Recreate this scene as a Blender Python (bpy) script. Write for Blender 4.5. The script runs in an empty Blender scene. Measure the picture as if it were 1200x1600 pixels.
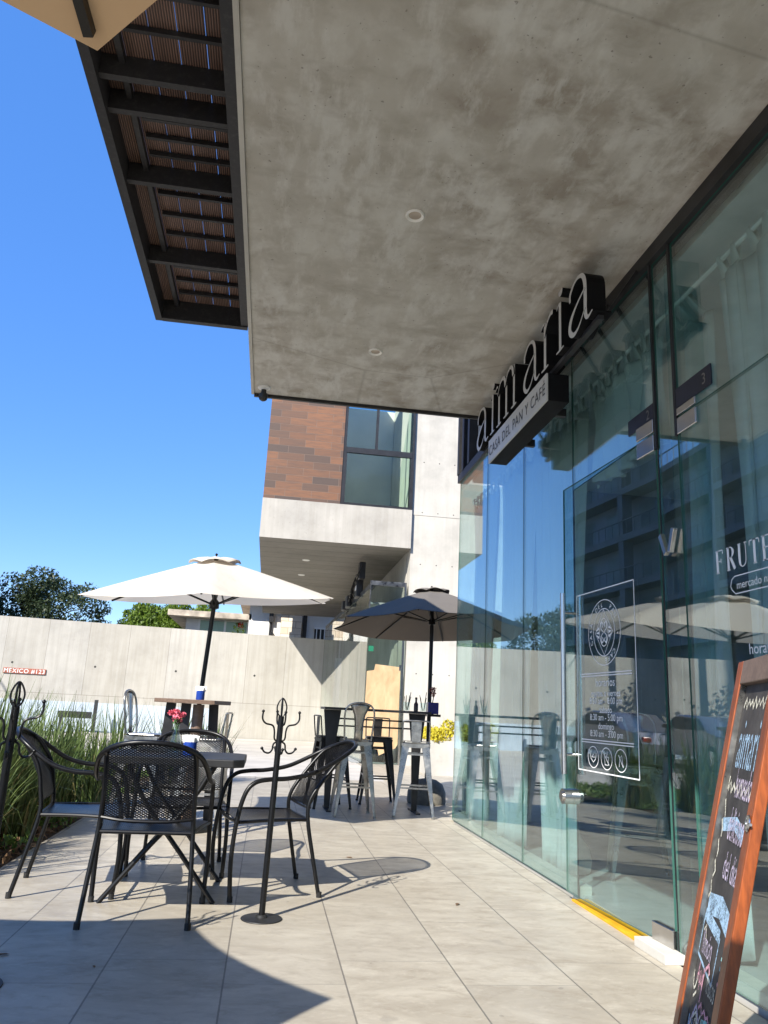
import bpy, math, random
from mathutils import Vector, Matrix, noise
import numpy as np
R = math.radians
rnd = random.Random(7)
nrng = np.random.default_rng(11)
scene = bpy.context.scene
C = scene.collection

# ------------------------------------------------------------------ camera
CAM_H = 1.09
F_PX, PITCH, YAW, ROLL = 1205.0, 0.253, 0.134, 0.051
def cam_axes(p, y, r):
    fwd = Vector((math.sin(y)*math.cos(p), math.cos(y)*math.cos(p), math.sin(p)))
    right0 = Vector((math.cos(y), -math.sin(y), 0)); up0 = right0.cross(fwd)
    right = right0*math.cos(r) + up0*math.sin(r)
    return right, right.cross(fwd), fwd
cd = bpy.data.cameras.new('camera'); cam = bpy.data.objects.new('camera', cd); C.objects.link(cam)
rt, up, fw = cam_axes(PITCH, YAW, ROLL)
cam.matrix_world = Matrix(((rt.x, up.x, -fw.x, 0), (rt.y, up.y, -fw.y, 0), (rt.z, up.z, -fw.z, CAM_H), (0, 0, 0, 1)))
cd.sensor_fit = 'VERTICAL'; cd.sensor_height = 24.0; cd.lens = F_PX/1600*24.0
cd.clip_start = 0.05; cd.clip_end = 3000
scene.camera = cam
# ------------------------------------------------------------------ light
SUN = Vector((.904, 1.161, -1.128)).normalized()
world = bpy.data.worlds.new('World'); scene.world = world; world.use_nodes = True
wn = world.node_tree.nodes; wl = world.node_tree.links
bg = wn['Background']
sky = wn.new('ShaderNodeTexSky'); sky.sky_type = 'NISHITA'; sky.sun_disc = False
sky.sun_elevation = R(37.5); sky.sun_rotation = R(217.9); sky.air_density = 1.0; sky.dust_density = 0.0; sky.ozone_density = 2.0
hs_ = wn.new('ShaderNodeHueSaturation'); hs_.inputs['Saturation'].default_value = 1.25; hs_.inputs['Hue'].default_value = .51
wl.new(sky.outputs[0], hs_.inputs['Color']); mxs = wn.new('ShaderNodeMix'); mxs.data_type = 'RGBA'; mxs.inputs[0].default_value = .5; mxs.inputs[7].default_value = (.47, 1.55, 4.5, 1)
wl.new(hs_.outputs[0], mxs.inputs[6]); wl.new(mxs.outputs[2], bg.inputs[0]); bg.inputs[1].default_value = 0.128
sl = bpy.data.lights.new('sun', 'SUN'); sun = bpy.data.objects.new('sun', sl); C.objects.link(sun)
sl.energy = 4.5; sl.angle = R(0.5); sl.color = (1, .95, .86)
sun.rotation_euler = SUN.to_track_quat('-Z', 'Y').to_euler(); sun.location = (-20, -20, 30)
scene.view_settings.view_transform = 'Standard'; scene.view_settings.look = 'None'
scene.view_settings.exposure = 1.0; scene.view_settings.gamma = 1
scene.cycles.max_bounces = 14; scene.cycles.diffuse_bounces = 6; scene.cycles.transparent_max_bounces = 24
scene.cycles.glossy_bounces = 5; scene.cycles.sample_clamp_indirect = 6

# ------------------------------------------------------------------ materials
def srgb(r, g, b):
    f = lambda c: (c/255/12.92) if c/255 <= .04045 else ((c/255+.055)/1.055)**2.4
    return (f(r), f(g), f(b), 1)
class NT:
    def __init__(s, name):
        s.m = bpy.data.materials.new(name); s.m.use_nodes = True; s.t = s.m.node_tree; s.n = s.t.nodes; s.l = s.t.links
        s.b = s.n['Principled BSDF']; s.out = s.n['Material Output']
    def add(s, typ, **kw):
        n = s.n.new(typ)
        for k, v in kw.items(): setattr(n, k, v)
        return n
    def link(s, a, b): s.l.new(a, b)
    def coord(s, kind='Object', scale=(1, 1, 1), loc=(0, 0, 0), rot=(0, 0, 0)):
        tc = s.add('ShaderNodeTexCoord'); mp = s.add('ShaderNodeMapping')
        s.link(tc.outputs[kind], mp.inputs[0]); mp.inputs['Scale'].default_value = scale
        mp.inputs['Location'].default_value = loc; mp.inputs['Rotation'].default_value = rot
        return mp.outputs[0]
    def geo(s, scale=(1, 1, 1), loc=(0, 0, 0)):
        g = s.add('ShaderNodeNewGeometry'); mp = s.add('ShaderNodeMapping'); s.link(g.outputs['Position'], mp.inputs[0])
        mp.inputs['Scale'].default_value = scale; mp.inputs['Location'].default_value = loc
        return mp.outputs[0]
    def noise(s, vec, scale, detail=4, rough=.55, dist=0):
        n = s.add('ShaderNodeTexNoise'); s.link(vec, n.inputs['Vector']); n.inputs['Scale'].default_value = scale
        n.inputs['Detail'].default_value = detail; n.inputs['Roughness'].default_value = rough; n.inputs['Distortion'].default_value = dist
        return n.outputs['Fac']
    def ramp(s, fac, stops):
        r = s.add('ShaderNodeValToRGB'); s.link(fac, r.inputs[0]); e = r.color_ramp.elements
        while len(e) < len(stops): e.new(.5)
        for el, (p, c) in zip(e, stops):
            el.position = p; el.color = c if len(c) == 4 else (*c, 1)
        return r.outputs[0]
    def mix(s, fac, a, b, mode='MIX'):
        m = s.add('ShaderNodeMix', data_type='RGBA', blend_type=mode)
        for inp, v in ((m.inputs[0], fac), (m.inputs[6], a), (m.inputs[7], b)):
            if hasattr(v, 'links'): s.link(v, inp)
            else: inp.default_value = v
        return m.outputs[2]
    def math(s, op, a, b=0.0):
        m = s.add('ShaderNodeMath', operation=op)
        for i, v in ((0, a), (1, b)):
            if hasattr(v, 'links'): s.link(v, m.inputs[i])
            else: m.inputs[i].default_value = v
        return m.outputs[0]
    def bump(s, h, strength=.2, dist=.01):
        b = s.add('ShaderNodeBump'); s.link(h, b.inputs['Height']); b.inputs['Strength'].default_value = strength; b.inputs['Distance'].default_value = dist
        s.link(b.outputs[0], s.b.inputs['Normal'])
    def set(s, col=None, rough=.5, metal=0, spec=None):
        if col is not None:
            if hasattr(col, 'links'): s.link(col, s.b.inputs['Base Color'])
            else: s.b.inputs['Base Color'].default_value = col if len(col) == 4 else (*col, 1)
        if hasattr(rough, 'links'): s.link(rough, s.b.inputs['Roughness'])
        else: s.b.inputs['Roughness'].default_value = rough
        s.b.inputs['Metallic'].default_value = metal
        if spec is not None: s.b.inputs['Specular IOR Level'].default_value = spec
        return s.m
def plain(name, col, rough=.5, metal=0, var=.15, scale=12, bump=0):
    t = NT(name); v = t.coord('Object'); n = t.noise(v, scale, 4)
    c = (*col[:3], 1)
    lo = tuple(x*(1-var) for x in col[:3]); hi = tuple(min(1, x*(1+var)) for x in col[:3])
    t.set(t.ramp(n, [(.3, lo), (.7, hi)]), rough, metal)
    if bump: t.bump(n, bump)
    return t.m
M = {}
def mk():
    # soffit concrete: blotchy trowelled, warm grey
    t = NT('soffit_concrete'); v = t.geo(); v2 = t.geo((1, .35, 1))
    a = t.noise(v, 4.2, 8, .6, .25); b = t.noise(v2, 6.5, 6, .62); d = t.noise(t.geo((1, 1, 1), (9, 3, 0)), .7, 3)
    c = t.ramp(a, [(.36, (.31, .275, .225)), (.46, (.41, .38, .33)), (.55, (.52, .50, .45)), (.68, (.60, .585, .535))])
    c = t.mix(t.ramp(b, [(.46, (0, 0, 0)), (.59, (.6, .6, .6))]), c, (.385, .35, .295, 1))
    c = t.mix(t.ramp(d, [(.46, (0, 0, 0)), (.60, (.45, .45, .45))]), c, (.50, .48, .42, 1))
    e = t.noise(t.geo((1.6, .5, 1), (4, 1, 0)), 4.0, 6, .7); c = t.mix(t.ramp(e, [(.52, (0, 0, 0)), (.64, (.65, .65, .65))]), c, (.60, .59, .545, 1))
    e2 = t.noise(t.geo((.8, 1.5, 1), (1, 7, 0)), 2.6, 5, .6); c = t.mix(t.ramp(e2, [(.56, (0, 0, 0)), (.7, (.5, .5, .5))]), c, (.30, .265, .215, 1))
    ph = t.noise(v, 42, 2, .5); c = t.mix(t.ramp(ph, [(.70, (0, 0, 0)), (.74, (.6, .6, .6))]), c, (.14, .125, .105, 1))
    vo_ = t.add('ShaderNodeTexVoronoi', feature='DISTANCE_TO_EDGE'); t.link(t.geo((.22, .33, .2), (.3, .1, 0)), vo_.inputs['Vector']); vo_.inputs['Scale'].default_value = 1.0
    c = t.mix(t.ramp(vo_.outputs['Distance'], [(.0, (.35, .35, .35)), (.0035, (0, 0, 0))]), c, (.2, .18, .15, 1))
    M['soffit'] = t.set(c, .75); t.bump(a, .08)
    # fair-faced concrete for walls: formwork streaks, tie holes
    def wallc(key, tone, panel=None, ties=None, streak=.5, plank=None, axis='X'):
        t = NT(key); v = t.geo()
        a = t.noise(v, .9, 7, .65); st = t.noise(t.geo((3.2, 3.2, .12)), 2.5, 6, .65); f = t.noise(v, 14, 5, .6)
        c = t.ramp(a, [(.3, tuple(x*.78 for x in tone)), (.5, tone), (.72, tuple(min(1, x*1.16) for x in tone))])
        c = t.mix(t.ramp(st, [(.42, (0, 0, 0)), (.75, (streak,)*3)]), c, (tone[0]*.62, tone[1]*.6, tone[2]*.55, 1))
        c = t.mix(t.ramp(f, [(.62, (0, 0, 0)), (.74, (.35,)*3)]), c, (tone[0]*.55, tone[1]*.54, tone[2]*.5, 1))
        g = t.add('ShaderNodeNewGeometry'); sp = t.add('ShaderNodeSeparateXYZ'); t.link(g.outputs['Position'], sp.inputs[0])
        ax = sp.outputs[axis]
        if panel:
            w, o, z0, z1 = panel
            fr = t.math('FRACT', t.math('DIVIDE', t.math('SUBTRACT', ax, o), w))
            d = t.math('ABSOLUTE', t.math('SUBTRACT', fr, .5))
            line = t.math('GREATER_THAN', d, .5-.008/w)
            h = t.math('LESS_THAN', t.math('ABSOLUTE', t.math('SUBTRACT', sp.outputs[2], z0)), .010)
            zz = t.math('MAXIMUM', t.math('MULTIPLY', line, t.math('GREATER_THAN', sp.outputs[2], z1)), h)
            cell = t.math('FLOOR', t.math('DIVIDE', t.math('SUBTRACT', ax, o), w))
            wnz = t.add('ShaderNodeTexWhiteNoise', noise_dimensions='1D'); t.link(cell, wnz.inputs['W'])
            c = t.mix(t.math('MULTIPLY', wnz.outputs[0], .30), c, (tone[0]*.78, tone[1]*.74, tone[2]*.64, 1))
            c = t.mix(t.math('MULTIPLY', zz, .55), c, (tone[0]*.35, tone[1]*.33, tone[2]*.3, 1))
        if ties:
            w, o, hh, zo, r = ties
            fx = t.math('SUBTRACT', t.math('FRACT', t.math('DIVIDE', t.math('SUBTRACT', ax, o), w)), .5)
            fz = t.math('SUBTRACT', t.math('FRACT', t.math('DIVIDE', t.math('SUBTRACT', sp.outputs[2], zo), hh)), .5)
            dd = t.math('ADD', t.math('POWER', t.math('MULTIPLY', fx, w), 2), t.math('POWER', t.math('MULTIPLY', fz, hh), 2))
            c = t.mix(t.math('LESS_THAN', dd, r*r), c, (.035, .033, .03, 1))
        if plank:
            fz = t.math('ABSOLUTE', t.math('SUBTRACT', t.math('FRACT', t.math('DIVIDE', sp.outputs[1], plank)), .5))
            cell = t.math('FLOOR', t.math('DIVIDE', sp.outputs[1], plank))
            wnz = t.add('ShaderNodeTexWhiteNoise', noise_dimensions='1D'); t.link(cell, wnz.inputs['W'])
            c = t.mix(t.math('MULTIPLY', wnz.outputs[0], .35), c, (tone[0]*.55, tone[1]*.53, tone[2]*.5, 1))
            c = t.mix(t.math('MULTIPLY', t.math('GREATER_THAN', fz, .47), .6), c, (tone[0]*.3, tone[1]*.3, tone[2]*.28, 1))
        t.set(c, .8); t.bump(f, .12); return t.m
    M['wall_conc'] = wallc('wall_concrete', (.42, .40, .36), (1.30, -8.6, 1.13, 1.13), (2.6, -6.99, 4.4, -.15, .036), .6)
    M['pillar_conc'] = wallc('pillar_concrete', (.50, .47, .415), None, (.37, 3.0, 1.22, .1, .014), .3)
    M['beam_conc'] = wallc('beam_concrete', (.43, .40, .35), None, None, .4)
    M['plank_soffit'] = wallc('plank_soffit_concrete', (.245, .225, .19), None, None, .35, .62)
    M['edge_conc'] = wallc('edge_concrete', (.5, .48, .43), None, None, .2)
    M['plinth'] = wallc('plinth_paint', (.46, .53, .60), None, None, .1)
    # tiles
    t = NT('terrace_tile'); v = t.geo()
    tc = t.add('ShaderNodeNewGeometry'); sp = t.add('ShaderNodeSeparateXYZ'); t.link(tc.outputs['Position'], sp.inputs[0])
    PW, PL = .4978, .985
    xs = t.math('DIVIDE', t.math('ADD', sp.outputs[0], .08), PW); col = t.math('FLOOR', xs); fx = t.math('FRACT', xs)
    par = t.math('ABSOLUTE', t.math('MODULO', col, 2)); off = t.math('MULTIPLY', par, .305)
    ys = t.math('DIVIDE', t.math('SUBTRACT', t.math('SUBTRACT', sp.outputs[1], 3.525-9.85), off), PL); row = t.math('FLOOR', ys); fy = t.math('FRACT', ys)
    ex = t.math('MULTIPLY', t.math('MINIMUM', fx, t.math('SUBTRACT', 1, fx)), PW); ey = t.math('MULTIPLY', t.math('MINIMUM', fy, t.math('SUBTRACT', 1, fy)), PL)
    gx = t.math('LESS_THAN', ex, .0036); gy = t.math('LESS_THAN', ey, .0019)
    g = t.math('MAXIMUM', gx, t.math('MULTIPLY', gy, .8))
    cmb = t.add('ShaderNodeCombineXYZ'); t.link(col, cmb.inputs[0]); t.link(row, cmb.inputs[1])
    wn_ = t.add('ShaderNodeTexWhiteNoise', noise_dimensions='2D'); t.link(cmb.outputs[0], wn_.inputs['Vector'])
    vo = t.add('ShaderNodeVectorMath', operation='SCALE'); t.link(wn_.outputs['Color'], vo.inputs[0]); vo.inputs['Scale'].default_value = 7
    va = t.add('ShaderNodeVectorMath', operation='ADD'); t.link(v, va.inputs[0]); t.link(vo.outputs[0], va.inputs[1])
    rr = t.add('ShaderNodeMapping'); t.link(va.outputs[0], rr.inputs[0]); rr.inputs['Rotation'].default_value = (0, 0, R(28)); rr.inputs['Scale'].default_value = (1, 1.75, 1)
    n1 = t.noise(rr.outputs[0], 1.6, 8, .7, .8); n2 = t.noise(rr.outputs[0], 7, 6, .66, .3)
    c = t.ramp(n1, [(.3, (.315, .275, .215)), (.5, (.41, .368, .295)), (.66, (.49, .447, .365)), (.8, (.56, .52, .435))])
    c = t.mix(t.ramp(n2, [(.50, (0, 0, 0)), (.68, (.6,)*3)]), c, (.28, .24, .185, 1))
    n4 = t.noise(rr.outputs[0], 15, 5, .7, .2); c = t.mix(t.ramp(n4, [(.55, (0,)*3), (.72, (.4,)*3)]), c, (.60, .555, .46, 1))
    n3 = t.noise(v, 60, 3, .6); c = t.mix(t.ramp(n3, [(.6, (0,)*3), (.75, (.25,)*3)]), c, (.22, .20, .17, 1))
    st_ = t.noise(v, .55, 4, .6); c = t.mix(t.ramp(st_, [(.5, (0,)*3), (.75, (.3,)*3)]), c, (.33, .30, .25, 1))
    sp_ = t.noise(v, 4.5, 2, .4); c = t.mix(t.ramp(sp_, [(.70, (0,)*3), (.73, (.35,)*3)]), c, (.24, .215, .18, 1))
    sq_ = t.noise(t.geo((1, 1, 1), (5, 2, 0)), 17, 2, .4); c = t.mix(t.ramp(sq_, [(.74, (0,)*3), (.76, (.5,)*3)]), c, (.15, .135, .115, 1))
    c = t.mix(t.math('MULTIPLY', wn_.outputs[0], .24), c, (.34, .31, .26, 1))
    c = t.mix(t.math('MULTIPLY', g, .75), c, (.10, .09, .08, 1))
    ro = t.ramp(n2, [(.3, (.36,)*3), (.7, (.55,)*3)])
    M['tile'] = t.set(c, ro); t.bump(t.math('SUBTRACT', n2, t.math('MULTIPLY', g, 3)), .12, .004)
    # other ground
    M['paving'] = plain('driveway_concrete', (.50, .46, .40), .85, 0, .15, 1.2)
    M['street'] = plain('street_asphalt', (.09, .088, .085), .9, 0, .3, 3)
    t = NT('planter_soil'); v = t.geo(); n = t.noise(v, 24, 6, .7); M['soil'] = t.set(t.ramp(n, [(.35, (.035, .022, .013)), (.55, (.10, .065, .038)), (.7, (.20, .14, .085))]), .95); t.bump(n, .8, .04)
    # metals / paints
    M['black_metal'] = plain('black_powder_coat', (.005, .005, .0055), .34, 0, .3, 40); M['black_metal'].node_tree.nodes['Principled BSDF'].inputs['Specular IOR Level'].default_value = .32
    M['black_frame'] = plain('black_frame_paint', (.016, .016, .018), .45, 0, .4, 9)
    t = NT('black_steel_worn'); v = t.geo(); n = t.noise(v, 22, 6, .7); c = t.ramp(n, [(.5, (.012, .011, .011)), (.68, (.03, .028, .026)), (.75, (.11, .1, .09))]); M['steel_worn'] = t.set(c, .6)
    M['graphite'] = plain('graphite_paint', (.018, .018, .018), .5, 0, .3, 10)
    t = NT('brushed_steel'); v = t.coord('Object'); n = t.noise(v, 14, 4); M['steel'] = t.set(t.ramp(n, [(.3, (.54, .53, .52)), (.7, (.60, .59, .58))]), .24, 1)
    t = NT('galvanised_stool_metal'); v = t.coord('Object'); n = t.noise(v, 9, 5, .7); M['gun'] = t.set(t.ramp(n, [(.3, (.22, .21, .20)), (.55, (.36, .35, .33)), (.75, (.52, .50, .47))]), t.ramp(n, [(.3, (.22,)*3), (.7, (.42,)*3)]), 1)
    M['gunblack'] = plain('dark_stool_metal', (.022, .021, .021), .35, .3, .4, 12)
    M['white_paint'] = plain('white_paint', (.78, .77, .74), .5, 0, .05, 6)
    M['house_white'] = plain('house_render', (.72, .70, .66), .8, 0, .08, 1.5)
    M['eave'] = plain('weathered_eave', (.42, .36, .29), .8, 0, .4, 3)
    # cloth
    def cloth(key, col, trans=.25):
        t = NT(key); v = t.coord('Object'); w = t.noise(v, 160, 2); n = t.noise(v, 2.5, 4)
        c = t.ramp(n, [(.3, tuple(x*.93 for x in col)), (.7, col)])
        wr = t.noise(t.coord('Object', (3, 3, 3)), 1.6, 3, .5, .6); t.set(c, .9, spec=.15); t.bump(t.math('ADD', t.math('MULTIPLY', w, .02), wr), .35, .03)
        tr = t.add('ShaderNodeBsdfTranslucent'); t.link(c, tr.inputs[0]); mx = t.add('ShaderNodeMixShader'); mx.inputs[0].default_value = trans
        t.link(t.b.outputs[0], mx.inputs[1]); t.link(tr.outputs[0], mx.inputs[2]); t.link(mx.outputs[0], t.out.inputs[0]); return t.m
    M['cream_cloth'] = cloth('cream_umbrella_cloth', (.76, .70, .62), .34)
    M['tan_cloth'] = cloth('tan_umbrella_cloth', (.46, .32, .19), .10)
    M['grey_cloth'] = cloth('charcoal_umbrella_cloth', (.15, .135, .12), .0)
    M['taupe_cloth'] = cloth('taupe_umbrella_lining', (.26, .215, .17), .05)
    M['curtain'] = cloth('curtain_linen', (.76, .79, .77), .4)
    # wood
    def wood(key, a, b, rough=.4, sc=(1, 9, 9)):
        t = NT(key); v = t.coord('Object', sc); n = t.noise(v, 3, 6, .65, 1.2); f = t.noise(t.coord('Object', (sc[0]*2, sc[1]*6, sc[2]*6)), 4, 3)
        c = t.mix(t.ramp(f, [(.4, (0,)*3), (.7, (.5,)*3)]), t.ramp(n, [(.3, a), (.7, b)]), tuple(x*.6 for x in a)+(1,))
        t.set(c, rough); t.bump(f, .1, .002); return t.m
    M['frame_wood'] = wood('varnished_orange_wood', (.17, .038, .008), (.36, .085, .016), .42, (9, 9, 1))
    M['table_wood'] = wood('brown_table_wood', (.13, .085, .06), (.22, .15, .11), .5, (1, 8, 8))
    t = NT('ribbed_deck_board'); tc = t.add('ShaderNodeNewGeometry'); sp = t.add('ShaderNodeSeparateXYZ'); t.link(tc.outputs['Position'], sp.inputs[0])
    rb = t.math('SINE', t.math('MULTIPLY', sp.outputs[0], 6.2832/.0170)); n = t.noise(t.geo((6, .6, 1)), 2, 4)
    c = t.mix(t.ramp(t.math('ADD', t.math('MULTIPLY', rb, .5), .5), [(.25, (0,)*3), (.7, (1,)*3)]), (.05, .032, .024, 1), t.ramp(n, [(.3, (.17, .10, .073)), (.7, (.25, .15, .11))])); M['deck'] = t.set(c, .7); t.bump(rb, .6, .004)
    # brick-like wood tile
    t = NT('brown_plank_tile'); v = t.geo(); sp = t.add('ShaderNodeSeparateXYZ'); t.link(v, sp.inputs[0]); cb = t.add('ShaderNodeCombineXYZ'); t.link(sp.outputs[0], cb.inputs[0]); t.link(sp.outputs[2], cb.inputs[1])
    bt = t.add('ShaderNodeTexBrick', offset=.37, offset_frequency=2); t.link(cb.outputs[0], bt.inputs['Vector']); bt.inputs['Scale'].default_value = 1
    bt.inputs['Brick Width'].default_value = .60; bt.inputs['Row Height'].default_value = .172; bt.inputs['Mortar Size'].default_value = .004; bt.inputs['Bias'].default_value = 0
    bt.inputs['Color1'].default_value = (.0, .0, .0, 1); bt.inputs['Color2'].default_value = (1, 1, 1, 1); bt.inputs['Mortar'].default_value = (.5, .5, .5, 1)
    gr = t.noise(t.geo((1.4, 1, 12)), 2.2, 6, .7)
    c = t.ramp(bt.outputs['Color'], [(0, (.07, .05, .04)), (.3, (.115, .065, .042)), (.6, (.175, .08, .04)), (1, (.23, .10, .045))])
    c = t.mix(t.ramp(gr, [(.42, (0,)*3), (.7, (.65,)*3)]), c, (.085, .055, .042, 1))
    c = t.mix(bt.outputs['Fac'], c, (.19, .13, .095, 1)); M['brick'] = t.set(c, .6); t.bump(t.math('SUBTRACT', t.math('MULTIPLY', gr, .3), bt.outputs['Fac']), .6, .01)
    # stone pier
    t = NT('stone_cladding'); v = t.geo(); sp = t.add('ShaderNodeSeparateXYZ'); t.link(v, sp.inputs[0]); cb = t.add('ShaderNodeCombineXYZ'); t.link(sp.outputs[0], cb.inputs[0]); t.link(sp.outputs[2], cb.inputs[1])
    bt = t.add('ShaderNodeTexBrick'); t.link(cb.outputs[0], bt.inputs['Vector']); bt.inputs['Scale'].default_value = 1; bt.inputs['Brick Width'].default_value = .62; bt.inputs['Row Height'].default_value = .27; bt.inputs['Mortar Size'].default_value = .012
    bt.inputs['Color1'].default_value = (.62, .5, .38, 1); bt.inputs['Color2'].default_value = (.78, .7, .58, 1); bt.inputs['Mortar'].default_value = (.4, .32, .24, 1); M['stone'] = t.set(bt.outputs[0], .85)
    # glass (double faced sheet, Schlick reflection, tinted straight-through)
    def glass(key, tint, f0=.055, gain=1.0, rough=.0):
        t = NT(key); g = t.add('ShaderNodeNewGeometry'); dt = t.add('ShaderNodeVectorMath', operation='DOT_PRODUCT'); t.link(g.outputs['Incoming'], dt.inputs[0]); t.link(g.outputs['Normal'], dt.inputs[1])
        cs = t.math('SUBTRACT', 1, t.math('ABSOLUTE', dt.outputs['Value'])); p5 = t.math('POWER', cs, 5)
        fr = t.math('MULTIPLY', t.math('ADD', t.math('MULTIPLY', p5, 1-f0), f0), gain)
        tr = t.add('ShaderNodeBsdfTransparent'); tr.inputs[0].default_value = (*tint, 1)
        gl = t.add('ShaderNodeBsdfGlossy'); gl.inputs['Roughness'].default_value = rough; gl.inputs[0].default_value = (1, 1, 1, 1)
        n = t.noise(t.geo(), .8, 2); b = t.add('ShaderNodeBump'); t.link(n, b.inputs['Height']); b.inputs['Strength'].default_value = .02; b.inputs['Distance'].default_value = .02; t.link(b.outputs[0], gl.inputs['Normal'])
        mx = t.add('ShaderNodeMixShader'); t.link(t.math('MINIMUM', fr, 1), mx.inputs[0]); t.link(tr.outputs[0], mx.inputs[1]); t.link(gl.outputs[0], mx.inputs[2]); t.link(mx.outputs[0], t.out.inputs[0]); return t.m
    M['glass'] = glass('tinted_shopfront_glass', (.82, .93, .93), .15)
    M['clear'] = glass('clear_glass', (.93, .97, .96), .04)
    M['winglass'] = glass('window_glass', (.80, .87, .82), .012)
    M['aptglass'] = glass('apartment_glass', (.84, .90, .87), .06)
    M['edgeglass'] = plain('glass_edge_green', (.05, .14, .115), .2, 0, .05)
    # misc
    M['ink_white'] = plain('white_vinyl', (.82, .82, .8), .5, 0, .03)
    M['ink_black'] = plain('black_vinyl', (.02, .02, .022), .5, 0, .1)
    M['sign_white'] = plain('white_acrylic', (.50, .49, .47), .35, 0, .04)
    M['sign_black'] = plain('black_sign_return', (.006, .006, .007), .6, 0, .2); M['sign_black'].node_tree.nodes['Principled BSDF'].inputs['Specular IOR Level'].default_value = .15
    M['plate'] = plain('dark_blue_plate', (.012, .014, .028), .35, 0, .2)
    t = NT('chalkboard'); v = t.geo(); n = t.noise(v, 6, 5, .7); M['chalkboard'] = t.set(t.ramp(n, [(.35, (.022, .02, .019)), (.6, (.055, .05, .047)), (.8, (.10, .095, .09))]), .7)
    def chalk(key, col):
        t = NT(key); n = t.noise(t.geo(), 90, 3, .7); t.set(t.ramp(n, [(.35, tuple(x*.6 for x in col)), (.6, col)]), .95); n2 = t.noise(t.geo(), 160, 3, .7); n3 = t.noise(t.geo(), 22, 3, .6); t.link(t.ramp(t.math('ADD', t.math('MULTIPLY', n2, .6), t.math('MULTIPLY', n3, .4)), [(.40, (.15,)*3), (.52, (.95,)*3)]), t.b.inputs['Alpha']); return t.m
    M['chalk_blue'] = chalk('pale_blue_chalk', (.45, .66, .85)); M['chalk_pink'] = chalk('pink_chalk', (.85, .42, .5)); M['chalk_lilac'] = chalk('lilac_chalk', (.68, .58, .72)); M['chalk_cream'] = chalk('cream_chalk', (.85, .82, .66)); M['chalk_mint'] = chalk('mint_chalk', (.4, .78, .74))
    M['blue_tin'] = plain('cobalt_tin', (.012, .05, .30), .3, 0, .15)
    M['sauce'] = plain('dark_sauce', (.035, .012, .008), .25, 0, .2); M['navy_pot'] = plain('navy_glazed_pot', (.012, .014, .16), .2, 0, .2)
    M['paper'] = plain('white_paper', (.8, .79, .76), .9, 0, .06, 20)
    t = NT('kraft_paper'); v = t.geo((1, 1, .5)); n = t.noise(v, 5, 5, .6, .6); M['kraft'] = t.set(t.ramp(n, [(.3, (.44, .29, .15)), (.7, (.60, .42, .235))]), .8); t.bump(n, .6, .03)
    M['pink'] = plain('pink_petals', (.75, .16, .22), .7, 0, .3, 40)
    M['stem'] = plain('green_stem', (.06, .11, .03), .7, 0, .3)
    M['yellow'] = plain('yellow_safety_paint', (.72, .36, .01), .6, 0, .15)
    M['terracotta'] = plain('terracotta_plate', (.33, .10, .06), .7, 0, .2)
    M['green_sign'] = plain('green_sign', (.01, .16, .08), .5, 0, .1)
    t = NT('cast_concrete_base'); n = t.noise(t.geo(), 18, 5, .7); M['basecon'] = t.set(t.ramp(n, [(.3, (.13, .12, .10)), (.7, (.24, .22, .18))]), .85)
    M['floor_in'] = plain('polished_grey_floor', (.45, .45, .44), .14, 0, .2, 1.5)
    M['dark_in'] = plain('dark_interior_wall', (.30, .31, .31), .8, 0, .15, 2)
    M['ceil_in'] = plain('interior_ceiling', (.70, .71, .70), .8, 0, .1, 2)
    # foliage
    def leaf(key, a, b, trans=.25):
        t = NT(key); n = t.noise(t.geo(), 3.0, 4, .7); n2 = t.noise(t.geo(), 28, 2)
        c = t.ramp(n, [(.32, a), (.68, b)]); c = t.mix(t.ramp(n2, [(.4, (0,)*3), (.7, (.55,)*3)]), c, tuple(x*1.35 for x in b)+(1,))
        t.set(c, .5, spec=.35); tr = t.add('ShaderNodeBsdfTranslucent'); t.link(c, tr.inputs[0]); mx = t.add('ShaderNodeMixShader'); mx.inputs[0].default_value = trans
        t.link(t.b.outputs[0], mx.inputs[1]); t.link(tr.outputs[0], mx.inputs[2]); t.link(mx.outputs[0], t.out.inputs[0]); return t.m
    M['leaf_dark'] = leaf('dark_tree_leaves', (.022, .038, .016), (.06, .085, .035))
    M['leaf_bright'] = leaf('bright_hedge_leaves', (.05, .10, .01), (.15, .22, .025))
    M['grass'] = leaf('ornamental_grass', (.035, .075, .018), (.13, .17, .05), .3)
    M['grass_dry'] = leaf('dry_grass', (.15, .14, .05), (.34, .29, .13), .3)
    M['cover'] = leaf('ground_cover_leaves', (.05, .11, .02), (.17, .24, .05), .25)
    M['yellow_leaf'] = leaf('yellow_shrub_leaves', (.38, .34, .02), (.62, .52, .05), .25)
    M['litter'] = plain('dry_leaf_litter', (.17, .10, .05), .9, 0, .5, 8)
    M['bark'] = plain('bark', (.09, .065, .045), .9, 0, .4, 10, .5)
    M['opp_wall'] = plain('opposite_facade', (.15, .21, .30), .6, 0, .15, .6)
    M['opp_slab'] = plain('opposite_slab', (.085, .115, .16), .6, 0, .2, .6)
    M['car_paint'] = plain('silver_car_paint', (.34, .33, .37), .22, .6, .04)
    M['rubber'] = plain('rubber', (.012, .012, .012), .8, 0, .2)
    M['red_lens'] = plain('red_lamp_lens', (.35, .01, .01), .2, 0, .1)
    M['lens'] = plain('frosted_lens', (.82, .80, .74), .4, 0, .03)
mk()

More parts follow.
